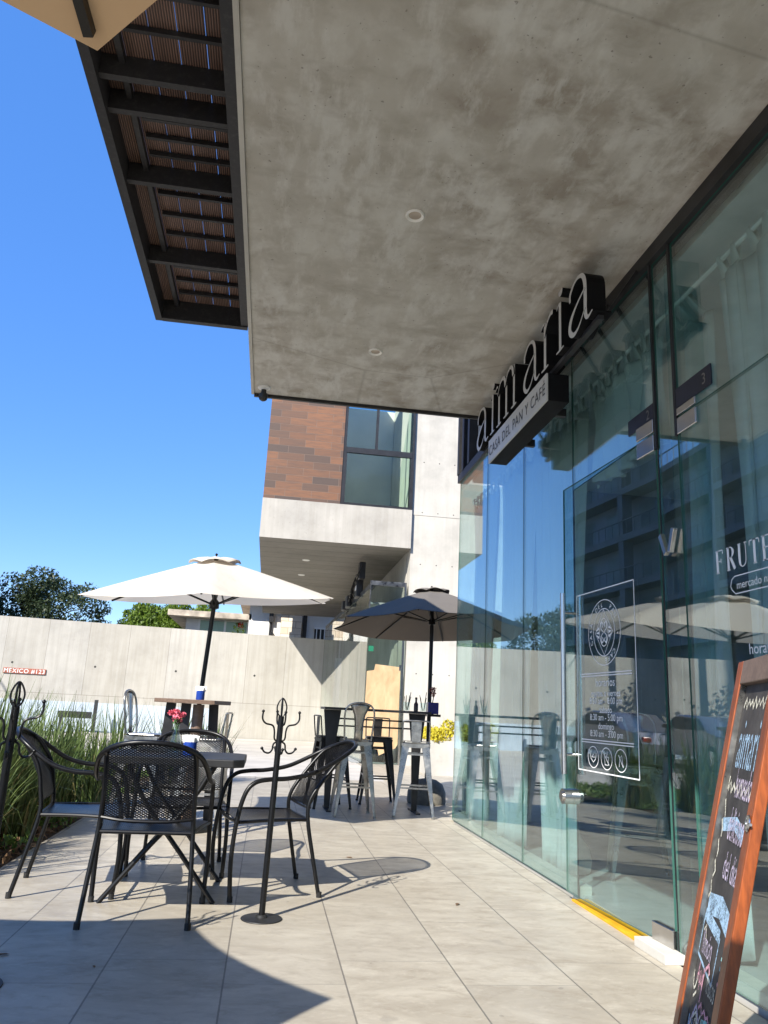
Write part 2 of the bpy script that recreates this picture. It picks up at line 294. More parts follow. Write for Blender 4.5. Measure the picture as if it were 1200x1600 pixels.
# ------------------------------------------------------------------ mesh builder
class MB:
    def __init__(s): s.v = []; s.f = []; s.mi = []; s.cur = 0
    def q(s, m): s.cur = m; return s
    def face(s, idx): s.f.append(tuple(idx)); s.mi.append(s.cur)
    def verts(s, pts):
        k = len(s.v); s.v.extend([tuple(p) for p in pts]); return k
    def box(s, a, b):
        x0, y0, z0 = a; x1, y1, z1 = b
        k = s.verts([(x0, y0, z0), (x1, y0, z0), (x1, y1, z0), (x0, y1, z0), (x0, y0, z1), (x1, y0, z1), (x1, y1, z1), (x0, y1, z1)])
        for f in ((3, 2, 1, 0), (4, 5, 6, 7), (0, 1, 5, 4), (1, 2, 6, 5), (2, 3, 7, 6), (3, 0, 4, 7)): s.face([k+i for i in f])
        return s
    def obox(s, o, ax, ay, az):   # corner origin + three edge vectors
        o, ax, ay, az = map(Vector, (o, ax, ay, az))
        k = s.verts([o, o+ax, o+ax+ay, o+ay, o+az, o+ax+az, o+ax+ay+az, o+ay+az])
        fl = ((3, 2, 1, 0), (4, 5, 6, 7), (0, 1, 5, 4), (1, 2, 6, 5), (2, 3, 7, 6), (3, 0, 4, 7))
        flip = ax.cross(ay).dot(az) < 0
        for f in fl: s.face([k+i for i in (reversed(f) if flip else f)])
        return s
    def bar(s, a, b, w, h, upv=(0, 0, 1)):  # rectangular bar a->b
        a, b = Vector(a), Vector(b); d = (b-a).normalized(); u = Vector(upv)
        if abs(d.dot(u)) > .98: u = Vector((0, 1, 0))
        sx = d.cross(u).normalized(); sy = sx.cross(d).normalized()
        return s.obox(a - sx*w/2 - sy*h/2, sx*w, b-a, sy*h)
    def tube(s, pts, r, n=8, closed=False, cap=True):
        P = [Vector(p) for p in pts]; m = len(P)
        rr = r if isinstance(r, (list, tuple)) else [r]*m
        k0 = len(s.v); prev = None
        for i, p in enumerate(P):
            if closed: t = P[(i+1) % m]-P[i-1]
            else: t = P[min(i+1, m-1)]-P[max(i-1, 0)]
            t.normalize()
            if prev is None:
                u = Vector((0, 0, 1)) if abs(t.z) < .9 else Vector((1, 0, 0)); a = t.cross(u).normalized()
            else:
                a = prev - t*prev.dot(t)
                a = a.normalized() if a.length > 1e-6 else t.orthogonal().normalized()
            prev = a; b = t.cross(a)
            for j in range(n):
                an = 2*math.pi*j/n; s.v.append(tuple(p + (a*math.cos(an)+b*math.sin(an))*rr[i]))
        for i in range(m if closed else m-1):
            i2 = (i+1) % m
            for j in range(n): s.face((k0+i*n+j, k0+i*n+(j+1) % n, k0+i2*n+(j+1) % n, k0+i2*n+j))
        if cap and not closed:
            s.face([k0+j for j in reversed(range(n))]); s.face([k0+(m-1)*n+j for j in range(n)])
        return s
    def lathe(s, prof, n=20, c=(0, 0, 0), cap=True, M4=None):
        k0 = len(s.v)
        for r, z in prof:
            for j in range(n):
                a = 2*math.pi*j/n; p = Vector((r*math.cos(a), r*math.sin(a), z))
                if M4: p = M4 @ p
                s.v.append((p.x+c[0], p.y+c[1], p.z+c[2]))
        for i in range(len(prof)-1):
            for j in range(n): s.face((k0+i*n+j, k0+i*n+(j+1) % n, k0+(i+1)*n+(j+1) % n, k0+(i+1)*n+j))
        if cap:
            if prof[0][0] > 1e-5: s.face([k0+j for j in reversed(range(n))])
            if prof[-1][0] > 1e-5: s.face([k0+(len(prof)-1)*n+j for j in range(n)])
        return s
    def prism(s, poly, o, u, v, d, side=None):   # 2D polygon in plane (u,v) at o, extruded by d
        o, u, v, d = map(Vector, (o, u, v, d)); n = len(poly)
        if u.cross(v).dot(d) < 0: poly = list(reversed(poly))
        k = s.verts([o+u*a+v*b for a, b in poly]+[o+u*a+v*b+d for a, b in poly])
        m = s.cur
        s.face([k+i for i in reversed(range(n))]); s.face([k+n+i for i in range(n)])
        if side is not None: s.cur = side
        for i in range(n): s.face((k+i, k+(i+1) % n, k+n+(i+1) % n, k+n+i))
        s.cur = m
        return s
    def build(s, name, mats, parent=None, smooth=False, world=False, bevel=0, segs=2):
        me = bpy.data.meshes.new(name)
        v = s.v
        if world and parent is not None:
            inv = Matrix.LocRotScale(parent.location, parent.rotation_euler, None).inverted(); v = [tuple(inv @ Vector(p)) for p in v]
        me.from_pydata(v, [], s.f)
        if not isinstance(mats, (list, tuple)): mats = [mats]
        for m in mats: me.materials.append(M[m] if isinstance(m, str) else m)
        if len(mats) > 1: me.polygons.foreach_set('material_index', s.mi)
        if smooth: me.polygons.foreach_set('use_smooth', [True]*len(me.polygons))
        me.update(); me.validate()
        o = bpy.data.objects.new(name, me); C.objects.link(o)
        if parent is not None: o.parent = parent
        if bevel:
            b = o.modifiers.new('bevel', 'BEVEL'); b.width = bevel; b.segments = segs; b.limit_method = 'ANGLE'; b.angle_limit = R(40)
        if smooth:
            e = o.modifiers.new('split', 'EDGE_SPLIT'); e.split_angle = R(42)
        return o
def thing(name, label, cat, loc=(0, 0, 0), rz=0, group=None):
    o = bpy.data.objects.new(name, None); C.objects.link(o); o.location = loc; o.rotation_euler = (0, 0, rz); o.empty_display_size = .1
    return tag(o, label, cat, group)
def tag(o, label=None, cat=None, group=None, kind=None):
    if label: o['label'] = label
    if cat: o['category'] = cat
    if group: o['group'] = group
    if kind: o['kind'] = kind
    return o
def copy_tree(o, parent=None):
    c = o.copy(); C.objects.link(c)
    if parent is not None: c.parent = parent
    for ch in list(o.children): copy_tree(ch, c)
    return c
def dup(o, label, loc, rz, group=None):
    c = copy_tree(o); c.location = loc; c.rotation_euler = (0, 0, rz); c['label'] = label
    if group: c['group'] = group
    return c
def struct(name, mb, mat, **kw):
    o = mb.build(name, mat, **kw); o['kind'] = 'structure'; return o
def smoothpts(P, sub=6, closed=False):   # Catmull-Rom
    P = [Vector(p) for p in P]; out = []; m = len(P)
    for i in range(m if closed else m-1):
        a = P[i-1] if (i > 0 or closed) else P[0]*2-P[1]
        b = P[i]; c = P[(i+1) % m]; d = P[(i+2) % m] if (i+2 < m or closed) else P[-1]*2-P[-2]
        for k in range(sub):
            t = k/sub
            out.append(.5*((2*b)+(c-a)*t+(2*a-5*b+4*c-d)*t*t+(3*b-a-3*c+d)*t**3))
    if not closed: out.append(P[-1])
    return out
_dg = None
def text_geo(txt, size, align='CENTER', shear=0, space=1.0):
    cu = bpy.data.curves.new('lettering', 'FONT'); cu.body = txt; cu.size = size; cu.align_x = align; cu.shear = shear; cu.space_character = space; cu.resolution_u = 3
    o = bpy.data.objects.new('lettering', cu); C.objects.link(o)
    dg = bpy.context.evaluated_depsgraph_get(); me = bpy.data.meshes.new_from_object(o.evaluated_get(dg))
    vs = [tuple(v.co) for v in me.vertices]; fs = [tuple(p.vertices) for p in me.polygons]
    bpy.data.objects.remove(o); bpy.data.curves.remove(cu); bpy.data.meshes.remove(me)
    return vs, fs
def add_text(mb, txt, size, o, u, v, align='CENTER', sx=1.0, shear=0, space=1.0):
    vs, fs = text_geo(txt, size, align, shear, space); o, u, v = Vector(o), Vector(u), Vector(v)
    k = mb.verts([o+u*(a*sx)+v*b for a, b, c in vs])
    for f in fs: mb.face([k+i for i in f])
def stroke2d(pts, w):      # ribbon polygon quads in 2D with varying width
    P = [Vector((a, b)) for a, b in pts]; m = len(P); L = []; Rr = []
    ww = w if isinstance(w, (list, tuple)) else [w]*m
    for i in range(m):
        t = (P[min(i+1, m-1)]-P[max(i-1, 0)]).normalized(); n = Vector((-t.y, t.x))
        L.append(P[i]+n*ww[i]/2); Rr.append(P[i]-n*ww[i]/2)
    return L, Rr
def add_stroke(mb, pts, w, o, u, v, d=None, side=None, sub=1):
    if sub > 1:
        ww = w if isinstance(w, (list, tuple)) else [w]*len(pts)
        q = smoothpts([(a, b, c) for (a, b), c in zip(pts, ww)], sub); pts = [(p.x, p.y) for p in q]; w = [max(.001, p.z) for p in q]
    L, Rr = stroke2d(pts, w); o, u, v = Vector(o), Vector(u), Vector(v)
    m = len(L)
    if d is None:
        k = mb.verts([o+u*p.x+v*p.y for p in L]+[o+u*p.x+v*p.y for p in Rr])
        for i in range(m-1): mb.face((k+i, k+m+i, k+m+i+1, k+i+1))
    else:
        d = Vector(d); cm = mb.cur
        k = mb.verts([o+u*p.x+v*p.y for p in L]+[o+u*p.x+v*p.y for p in Rr]+[o+u*p.x+v*p.y+d for p in L]+[o+u*p.x+v*p.y+d for p in Rr])
        for i in range(m-1):
            mb.cur = cm; mb.face((k+i, k+m+i, k+m+i+1, k+i+1)); mb.face((k+2*m+i, k+2*m+i+1, k+3*m+i+1, k+3*m+i))
            mb.cur = side if side is not None else cm
            mb.face((k+i, k+i+1, k+2*m+i+1, k+2*m+i)); mb.face((k+m+i, k+3*m+i, k+3*m+i+1, k+m+i+1))
        mb.face((k, k+2*m, k+3*m, k+m)); mb.face((k+m-1, k+2*m-1, k+4*m-1, k+3*m-1)); mb.cur = cm
# ------------------------------------------------------------------ ground
struct('ground', MB().box((-400, -300, -.6), (400, 500, -.05)), 'street')
struct('street', MB().box((-16, -40, -.05), (-6, 26.9, -.03)), 'street')
struct('driveway', MB().box((-5.9, 13.0, -.05), (2.0, 26.95, -.004)), 'paving')
struct('sidewalk', MB().box((-6.0, -40, -.05), (-4.2, 13, .02)), 'paving')
tf = MB(); tf.box((-1.6, 4.2, -.2), (2.03, 13.0, 0)); struct('terrace_floor', tf, 'tile')
tf = MB(); tf.box((-4.2, -12, -.2), (2.03, 4.2, 0)); struct('terrace_floor', tf, 'tile')
tf = MB(); tf.box((2.03, 8.62, -.2), (9.0, 13.0, 0)).box((2.0, 13.0, -.2), (9.0, 17.2, 0)); struct('terrace_floor', tf, 'tile')
def bumpy(x0, x1, y0, y1, nx, ny, z, amp):
    mb = MB(); k = mb.verts([(x0+(x1-x0)*i/nx, y0+(y1-y0)*j/ny, z+amp*noise.noise(Vector((i*.37, j*.37, 3)))) for j in range(ny+1) for i in range(nx+1)])
    for j in range(ny):
        for i in range(nx): a = k+j*(nx+1)+i; mb.face((a, a+1, a+nx+2, a+nx+1))
    return mb
struct('planting_bed', bumpy(-4.2, -1.6, 4.2, 13.0, 26, 90, -.02, .035), 'soil')

# ------------------------------------------------------------------ café building
cafe = thing('cafe_building', 'café with raw concrete canopy and full height tinted glass shopfront', 'building', (2.06, 3, 0))
def cpart(name, mb, mat, parent=None, **kw): return mb.build(name, mat, parent or cafe, world=(parent is None), **kw)
XG = 2.06; ZC = 3.86; YE = 6.70
mb = MB(); mb.box((-.35, -9, ZC), (9, YE, 4.22)); cpart('canopy_slab', mb, 'soffit')
mb = MB(); mb.box((-.378, -9, ZC-.012), (-.352, YE+.012, 4.24)); cpart('edge_trim', mb, 'edge_conc')
mb = MB(); mb.box((-.352, YE+.002, ZC-.03), (1.9, YE+.03, 4.24)); cpart('drip_edge', mb, 'graphite')
mb = MB(); mb.box((.4, -9, 4.24), (9, YE-.4, 9.5)); cpart('upper_storey', mb, 'edge_conc')
mb = MB(); mb.box((XG-.03, -9, 3.765), (XG+.09, 8.62, ZC-.002)); cpart('header_beam', mb, 'black_frame')
mb = MB(); mb.box((2.12, YE+.035, ZC+.0), (2.4, 8.05, 9)); cpart('upper_wall', mb, 'pillar_conc')
mb = MB()
for y in (8.10, 8.36, 8.58): mb.box((2.02, y-.04, ZC), (2.16, y+.04, 9))
wf = cpart('window_frame', mb, 'black_frame')
mb = MB(); mb.box((2.07, 8.1, ZC+.01), (2.08, 8.56, 9)); cpart('window_pane', mb, 'winglass')
# glazing
def pane(y0, y1, z0, z1, x=XG, name='glass_panel'):
    mb = MB().q(0); mb.box((x, y0, z0), (x+.010, y1, z1))
    mb.q(1)
    o = cpart(name, mb, ['glass', 'edgeglass'])
    for p in o.data.polygons:
        if abs(p.normal.y) > .9 or abs(p.normal.z) > .9: p.material_index = 1
    return o
G = .006
for y0, y1 in ((7.41, 8.60), (6.24, 7.41), (5.12, 6.24)): pane(y0+G, y1-G, .012, 3.76)
pane(3.87+G, 5.12-G, 2.705, 3.76); pane(3.64+G, 3.86-G, .012, 3.76)
pane(2.40, 3.64-G, 2.705, 3.76); pane(1.2, 2.39, .012, 3.76); pane(-.2, 1.19, .012, 3.76); pane(-1.6, -.21, .012, 3.76)
pane(2.42, 3.63, .02, 2.695)
mb = MB(); mb.box((XG+.012, 8.59, .012), (2.85, 8.60, 3.76)); o = cpart('glass_panel', mb, 'glass')
mb = MB()
for y in (7.41, 6.24, 5.12, 3.865): mb.box((XG+.001, y-.005, .012), (XG+.009, y+.005, 3.76))
cpart('sealant_joint', mb, 'black_frame')
mb = MB(); mb.box((XG-.012, 3.632, 2.6), (XG-.001, 3.655, 3.77)).box((XG-.012, 3.86, 2.6), (XG-.001, 3.878, 3.77)); cpart('door_jamb', mb, 'black_frame')
# glass fin between the doors
mb = MB(); mb.box((XG+.02, 3.74, .02), (XG+.24, 3.752, 3.74)); cpart('glass_fin', mb, 'glass')
# base kerb & threshold
mb = MB(); mb.box((XG+.012, 5.13, -.02), (XG+.10, 8.585, .07)).box((XG+.012, -1.6, -.02), (XG+.10, 3.63, .07)); cpart('base_kerb', mb, 'edge_conc')
for y0, y1 in ((3.80, 4.12), (2.1, 2.9)): cpart('threshold_step', MB().box((1.955, y0, 0), (2.058, y1, .045)), 'edge_conc', bevel=.003)
mb = MB(); mb.box((1.995, 4.16, .001), (2.20, 5.06, .012)); cpart('yellow_threshold_strip', mb, 'yellow')
# interior shell
mb = MB(); mb.box((2.10, -9, -.1), (8.5, 8.58, .018)); cpart('interior_floor', mb, 'floor_in')
mb = MB(); mb.box((2.2, -9, 3.78), (8.5, 8.58, 3.85)); cpart('interior_ceiling', mb, 'ceil_in')
mb = MB(); mb.box((8.3, -9, .018), (8.5, 8.58, 3.78)).box((2.85, 8.5, .018), (8.3, 8.62, 9)).box((2.2, -9.2, .018), (8.3, -9, 3.78)); cpart('interior_wall', mb, 'dark_in')
mb = MB(); mb.tube([(2.19, 8.4, 3.50), (2.19, -.5, 3.50)], .014, 8); cpart('curtain_rod', mb, 'white_paint')
# door leaf (slightly ajar)
DA = R(3.4)
mbd = MB(); W = 1.235; mbd.box((0, .006, .045), (.012, W, 2.695))
door = mbd.build('glass_door', ['glass', 'edgeglass'], cafe)
for p in door.data.polygons:
    if abs(p.normal.y) > .9 or abs(p.normal.z) > .9: p.material_index = 1
door.location = (XG-.006-2.06, 3.875-3, 0); door.rotation_euler = (0, 0, DA)
def dpart(name, mb, mat, **kw): return mb.build(name, mat, door, **kw)
hy = W-.10
mb = MB(); mb.tube([(-.055, hy, .76), (-.055, hy, 1.93)], .017, 12); mb.tube([(.075, hy, .76), (.075, hy, 1.93)], .017, 12)
for z in (.88, 1.80): mb.tube([(-.055, hy, z), (.075, hy, z)], .009, 8)
dpart('pull_handle', mb, 'steel', smooth=True)
mb = MB(); mb.tube([(-.05, W-.06, .62), (.055, W-.06, .62)], .048, 24); mb.tube([(-.062, W-.06, .62), (-.0505, W-.06, .62)], .028, 20); dpart('lock', mb, 'steel', smooth=True)
mb = MB(); mb.box((-.012, .006, 2.595), (-.001, .19, 2.69)).box((-.012, .006, 2.705), (-.001, .19, 2.785)); dpart('pivot_hinge', mb, 'steel', bevel=.003)
mb = MB(); mb.box((-.012, .006, .03), (.024, .20, .13)); dpart('floor_pivot', mb, 'steel', bevel=.003)
# vinyl on the door: reads from outside, u = -Y
mb = MB(); XV = -.0015
o = (XV, 0, 0); U = (0, -1, 0); V = (0, 0, 1)
yl, yr = 1.035, .29; yc = (yl+yr)/2; z0, z1 = .80, 1.90
def dl(a, b, w=.006): add_stroke(mb, [(-a[0], a[1]), (-b[0], b[1])], w, o, U, V)
for a, b in (((yl, z0), (yr, z0)), ((yl, z1), (yr, z1)), ((yl, z0), (yl, z1)), ((yr, z0), (yr, z1))): dl(a, b, .007)
for z in (1.385, 1.37, .985, .97): dl((yl-.05, z), (yr+.05, z), .006)
for a, b in ((.205, .20), (.135, .145), (.055, .085)):
    add_stroke(mb, [(-yc+a*math.cos(t*math.pi/24), 1.63+b*math.sin(t*math.pi/24)) for t in range(49)], .005, o, U, V)
add_stroke(mb, [(-yc+.11*s, 1.63+.14*t) for s, t in ((0, 1), (1, 0), (0, -1), (-1, 0), (0, 1))], .005, o, U, V)
for sg in (1, -1):
    for k in (1, -1): add_stroke(mb, [(-yc+sg*.004, 1.63), (-yc+sg*.035, 1.63+k*.025), (-yc+sg*.03, 1.63+k*.062), (-yc+sg*.008, 1.63+k*.05), (-yc+sg*.018, 1.63+k*.03)], [.004, .007, .009, .008, .006], o, U, V, sub=5)
    for k in (-1, 0, 1): add_stroke(mb, [(-yc+sg*.062, 1.63+k*.03), (-yc+sg*.095, 1.63+k*.014)], [.018, .004], o, U, V)
tx = 'CASA  DEL  PAN  •  CAFÉ  •  '
for i, ch in enumerate(tx):
    an = R(200) - i/len(tx)*2*math.pi
    uu = Vector((0, -math.cos(an-math.pi/2), math.sin(an-math.pi/2))); vv = Vector((0, -math.cos(an), math.sin(an)))
    if ch != ' ': add_text(mb, ch, .042, Vector((XV, -(-yc), 1.63))+Vector((0, -.158*math.cos(an), .158*math.sin(an))), uu, vv)
for z, s, tx in ((1.305, .072, 'horarios'), (1.245, .056, 'martes a viernes'), (1.20, .056, '8:30 am - 8:00 pm'), (1.148, .056, 'sábado'), (1.103, .056, '8:30 am - 5:00 pm'), (1.052, .056, 'domingo'), (1.007, .056, '8:30 am - 3:00 pm')):
    add_text(mb, tx, s, (XV, yc, z), U, V)
for k, yy in enumerate((yc+.17, yc, yc-.17)):
    add_stroke(mb, [(-yy+.068*math.cos(t*math.pi/16), .885+.062*math.sin(t*math.pi/16)) for t in range(33)], .005, o, U, V)
    if k == 0:
        add_stroke(mb, [(-yy-.04, .91), (-yy-.03, .875), (-yy, .855), (-yy+.03, .875), (-yy+.04, .91)], .006, o, U, V); add_stroke(mb, [(-yy-.02, .885), (-yy, .90), (-yy+.02, .885), (-yy-.02, .885)], .005, o, U, V)
    elif k == 1:
        add_stroke(mb, [(-yy-.03, .91), (-yy+.03, .85)], .006, o, U, V); add_stroke(mb, [(-yy-.02, .85), (-yy-.025, .895), (-yy+.025, .895), (-yy+.02, .85), (-yy-.02, .85)], .005, o, U, V); add_stroke(mb, [(-yy, .897), (-yy+.012, .925)], .005, o, U, V)
    else:
        add_stroke(mb, [(-yy-.025, .915), (-yy+.025, .85)], .006, o, U, V); add_stroke(mb, [(-yy-.02, .85), (-yy-.012, .90), (-yy+.012, .915), (-yy+.02, .87), (-yy+.03, .85)], .005, o, U, V)
dpart('opening_hours_decal', mb, 'ink_white')
# second door fittings, plates, latches
mb = MB(); mb.box((XG-.014, 3.44, 2.60), (XG-.002, 3.625, 2.69)).box((XG-.014, 3.44, 2.705), (XG-.002, 3.625, 2.745)); cpart('pivot_hinge', mb, 'steel', bevel=.003)
for y0, y1, dg_ in ((3.885, 4.20, '2'), (3.29, 3.63, '3')):
    mb = MB(); mb.box((XG-.010, y0, 2.79 if dg_ == '2' else 2.75), (XG-.001, y1, 2.885 if dg_ == '2' else 2.86)); pl = cpart('number_plate', mb, 'plate')
    mb = MB(); add_text(mb, dg_, .085, (XG-.012-2.06, (y0+.06 if dg_ == '3' else y0+.06)-3, 2.805 if dg_ == '2' else 2.775), U, V); mb.build('number', 'gun', pl)
mb = MB(); mb.bar((XG-.02, 3.83, 2.09), (XG-.02, 3.775, 1.975), .03, .025, (1, 0, 0)).bar((XG-.02, 3.69, 2.10), (XG-.02, 3.74, 1.98), .03, .025, (1, 0, 0)); cpart('glass_clamp', mb, 'steel', bevel=.003)
# window lettering right of the doors
mb = MB(); XV = XG-.002; o = (XV, 0, 0)
def serif(mb, s, y, z, h, w, sp):
    T, N = .16*h, .05*h
    for ch in s:
        def L(*p, ww=N, sub=1): add_stroke(mb, [(-y+a*w, z+b*h) for a, b in p], ww, o, U, V, sub=sub)
        def stem(x, b0=0, b1=1):
            L((x, b0), (x, b1), ww=T); L((x-.17, b0), (x+.17, b0)); L((x-.17, b1), (x+.17, b1))
        if ch == 'F': stem(.2); L((.2, 1), (.8, 1)); L((.2, .52), (.6, .52)); L((.8, 1), (.82, .82)); L((.6, .62), (.6, .42))
        if ch in 'RE':
            stem(.2)
            if ch == 'R': L((.2, 1), (.55, .98), (.72, .78), (.55, .56), (.2, .53), ww=[N, N, T, N, N], sub=5); L((.45, .54), (.85, 0), ww=T)
            else: L((.2, 1), (.8, 1)); L((.2, .52), (.6, .52)); L((.2, 0), (.85, 0)); L((.8, 1), (.82, .82)); L((.85, 0), (.88, .2))
        if ch == 'U': L((.05, 1), (.35, 1)); L((.7, 1), (.95, 1)); L((.2, 1), (.2, .25), (.35, .03), (.6, .03), (.82, .25), (.82, 1), ww=[T, T, N, N, N, N], sub=5)
        if ch == 'T': stem(.5); L((.05, 1), (.95, 1)); L((.05, 1), (.03, .8)); L((.95, 1), (.97, .8))
        if ch in 'IÍ':
            stem(.4)
            if ch == 'Í': L((.35, 1.1), (.6, 1.3), ww=T*.6)
        if ch == 'A': L((.05, 0), (.5, 1)); L((.5, 1), (.92, 0), ww=T); L((.2, .36), (.75, .36)); L((-.05, 0), (.2, 0)); L((.72, 0), (1.08, 0))
        y -= sp*(.6 if ch in 'IÍ' else 1)
serif(mb, 'FRUTERÍA', 3.355, 1.80, .105, .075, .089)
cpart('shop_lettering', mb, 'ink_white'); mb = MB()
add_text(mb, 'mercado natural', .052, (XV, 3.20, 1.705), U, V, 'LEFT')
add_stroke(mb, [(-3.235, 1.705), (-3.245, 1.722), (-3.235, 1.752), (-3.21, 1.765), (-2.72, 1.765), (-2.70, 1.752), (-2.69, 1.722), (-2.70, 1.695), (-2.72, 1.685), (-3.21, 1.685), (-3.235, 1.705)], .005, o, U, V)
cpart('caption_lettering', mb, 'ink_white'); mb = MB(); add_text(mb, 'horarios', .068, (XV, 3.14, 1.41), U, V, 'LEFT'); cpart('hours_lettering', mb, 'ink_white')
for z, tx in ((1.32, 'martes a viernes'), (1.26, '8:30 am - 8:00 pm'), (1.18, 'sábado'), (1.12, '8:30 am - 5:00 pm')):
    mb = MB(); add_text(mb, tx, .045, (XV, 2.98, z), U, V); cpart('hours_lettering', mb, 'ink_white')

# curtains
def curtain(label, top, bot, zt, zb, waves, x=2.20, amp=.022, tabs=True, phase=0):
    mb = MB(); nu, nv = waves*8, 26
    pts = []
    for j in range(nv+1):
        t = j/nv; e = t**1.25
        a = top[0]+(bot[0]-top[0])*e; b = top[1]+(bot[1]-top[1])*e
        for i in range(nu+1):
            s = i/nu; comp = 1+1.1*t
            pts.append((x + amp*comp*math.sin(s*waves*2*math.pi+phase+.5*math.sin(3*t+s*5)) + .02*math.sin(s*9+t*4), a+(b-a)*(s+.012*math.sin(s*waves*4*math.pi+t*2)), zt+(zb-zt)*t+.012*math.sin(s*13)*(t > .97)))
    k = mb.verts(pts)
    for j in range(nv):
        for i in range(nu): q = k+j*(nu+1)+i; mb.face((q, q+1, q+nu+2, q+nu+1))
    if tabs:
        nt = max(3, int(abs(top[1]-top[0])/.13))
        for i in range(nt):
            s = (i+.5)/nt; y = top[0]+(top[1]-top[0])*s; xx = x+amp*math.sin(s*waves*2*math.pi+phase)
            w = .022
            k = mb.verts([(xx, y-w*1.7, zt-.01), (xx, y+w*1.7, zt-.01), (2.172, y-w*.6, 3.515), (2.172, y+w*.6, 3.515), (2.21, y-w*.6, 3.515), (2.21, y+w*.6, 3.515), (xx+.01, y-w*1.5, zt-.01), (xx+.01, y+w*1.5, zt-.01)])
            mb.face((k, k+1, k+3, k+2)); mb.face((k+2, k+3, k+5, k+4)); mb.face((k+4, k+5, k+7, k+6))
    o = mb.build('curtain', 'curtain', smooth=True)
    so = o.modifiers.new('thickness', 'SOLIDIFY'); so.thickness = .003
    return tag(o, label, 'curtain', 'white tab top curtains behind the shopfront glass')
curtain('white curtain furthest along the glass, beside the dark grey umbrella', (8.45, 7.45), (8.35, 7.80), 3.40, .06, 7)
curtain('white curtain behind the middle glass panel, left of the longer door handle panel', (7.40, 6.30), (7.22, 6.72), 3.40, .05, 5, phase=1)
curtain('white curtain gathered just left of the glass door handle', (6.42, 5.20), (6.02, 5.58), 3.40, .05, 5, phase=2)
curtain('short white curtain hanging in the transom above the glass door with number 2', (5.10, 4.02), (5.05, 4.05), 3.40, 2.71, 6, phase=.5)
curtain('narrow white curtain strip behind the glass fin between the two doors', (3.98, 3.66), (3.96, 3.70), 3.40, .05, 3, phase=1.4, x=2.30)
curtain('wide white curtain behind the chalkboard, right of the number 3 plate', (3.42, 1.3), (3.36, 1.3), 3.42, .05, 8, phase=.8)
# ------------------------------------------------------------------ café sign
sign = thing('cafe_sign', 'black channel letters reading aimaria with white faces above a long white tagline box', 'sign', (1.78, 5.2, 3.19))
XL = 1.70; DP = (.12, 0, 0)
def letter(strokes, y, sx=.40, h=.36, zb=3.42, dots=()):
    mb = MB()
    for i, (pts, w) in enumerate(strokes):
        mb.cur = 0; add_stroke(mb, [(-y+a*sx, zb+b*h) for a, b in pts], [q*sx*.82 for q in w], (XL-.002*i, 0, 0), U, V, (.12+.001*i, 0, 0), 1, sub=5)
    for a, b, r in dots:
        poly = [(-y+a*sx+r*sx*math.cos(t*math.pi/9), zb+b*h+r*sx*math.sin(t*math.pi/9)) for t in range(18)]
        mb.cur = 0; mb.prism(poly, (XL, 0, 0), U, V, (.12, 0, 0), side=1)
    o = mb.build('letter', ['sign_white', 'sign_black'], sign, world=True); return o
SA = [([(.08, .70), (.10, .86), (.30, .99), (.52, .95), (.64, .78), (.66, .5), (.66, .15), (.74, .03), (.90, .06)], [.07, .09, .06, .08, .13, .14, .13, .07, .03]),
      ([(.66, .62), (.36, .50), (.13, .33), (.08, .14), (.22, .00), (.42, .04), (.66, .25)], [.04, .06, .12, .13, .09, .05, .03])]
SI = [([(.0, .90), (.12, .98), (.17, .94)], [.03, .05, .05]), ([(.18, .97), (.18, .5), (.18, .0)], [.14, .14, .14]), ([(.0, .02), (.18, .015), (.36, .02)], [.035, .05, .035])]
def stem(x): return [([(x, .97), (x, .5), (x, .0)], [.13, .13, .13]), ([(x-.16, .02), (x, .015), (x+.16, .02)], [.035, .05, .035])]
SM = stem(.2)+stem(.72)+stem(1.24)+[([(.02, .90), (.14, .97), (.2, .93)], [.03, .05, .04]), ([(.2, .72), (.36, .93), (.54, .99), (.68, .90), (.72, .72)], [.03, .05, .08, .12, .13]), ([(.72, .72), (.88, .93), (1.06, .99), (1.2, .90), (1.24, .72)], [.03, .05, .08, .12, .13])]
SR = stem(.2)+[([(.02, .90), (.14, .97), (.2, .93)], [.03, .05, .04]), ([(.2, .66), (.32, .88), (.48, .99), (.60, .98)], [.03, .05, .08, .10])]
letter(SA, 6.50, .42); letter(SI, 6.05, .36, dots=((.2, 1.20, .10),)); letter(SM, 5.88, .41); letter(SA, 5.17, .40)
letter(SR, 4.78, .42); letter(SI, 4.47, .36, dots=((.2, 1.20, .10),)); letter(SA, 4.27, .42)
mb = MB().q(1); mb.box((XL+.012, 4.67, 3.185), (XL+.16, 6.10, 3.385)); mb.q(0); mb.box((XL, 4.67, 3.185), (XL+.0115, 6.10, 3.385))
sb = mb.build('sign_box', ['sign_white', 'sign_black'], sign, world=True)
mb = MB(); add_text(mb, 'CASA DEL PAN Y CAFÉ', .125, (XL-.002-1.78, 5.385-5.2, 3.24-3.19), U, V, sx=.98, space=1.12); mb.build('tagline', 'ink_black', sb)
mb = MB()
for y in (5.2, 5.9): mb.box((XL+.161, y-.02, 3.30), (XL+.34, y+.02, 3.36))
for y in (3.98, 4.40, 4.70, 5.0, 5.5, 6.3): mb.bar((XL+.11, y, 3.44), (XL+.33, y, 3.79), .02, .02)
for y in (3.95, 6.4): mb.box((XL+.05, y, 3.40), (XL+.09, y+.02, 3.43))
mb.box((XL+.04, 3.9, 3.39), (XL+.075, 6.5, 3.418))
mb.build('bracket', 'black_frame', sign, world=True)

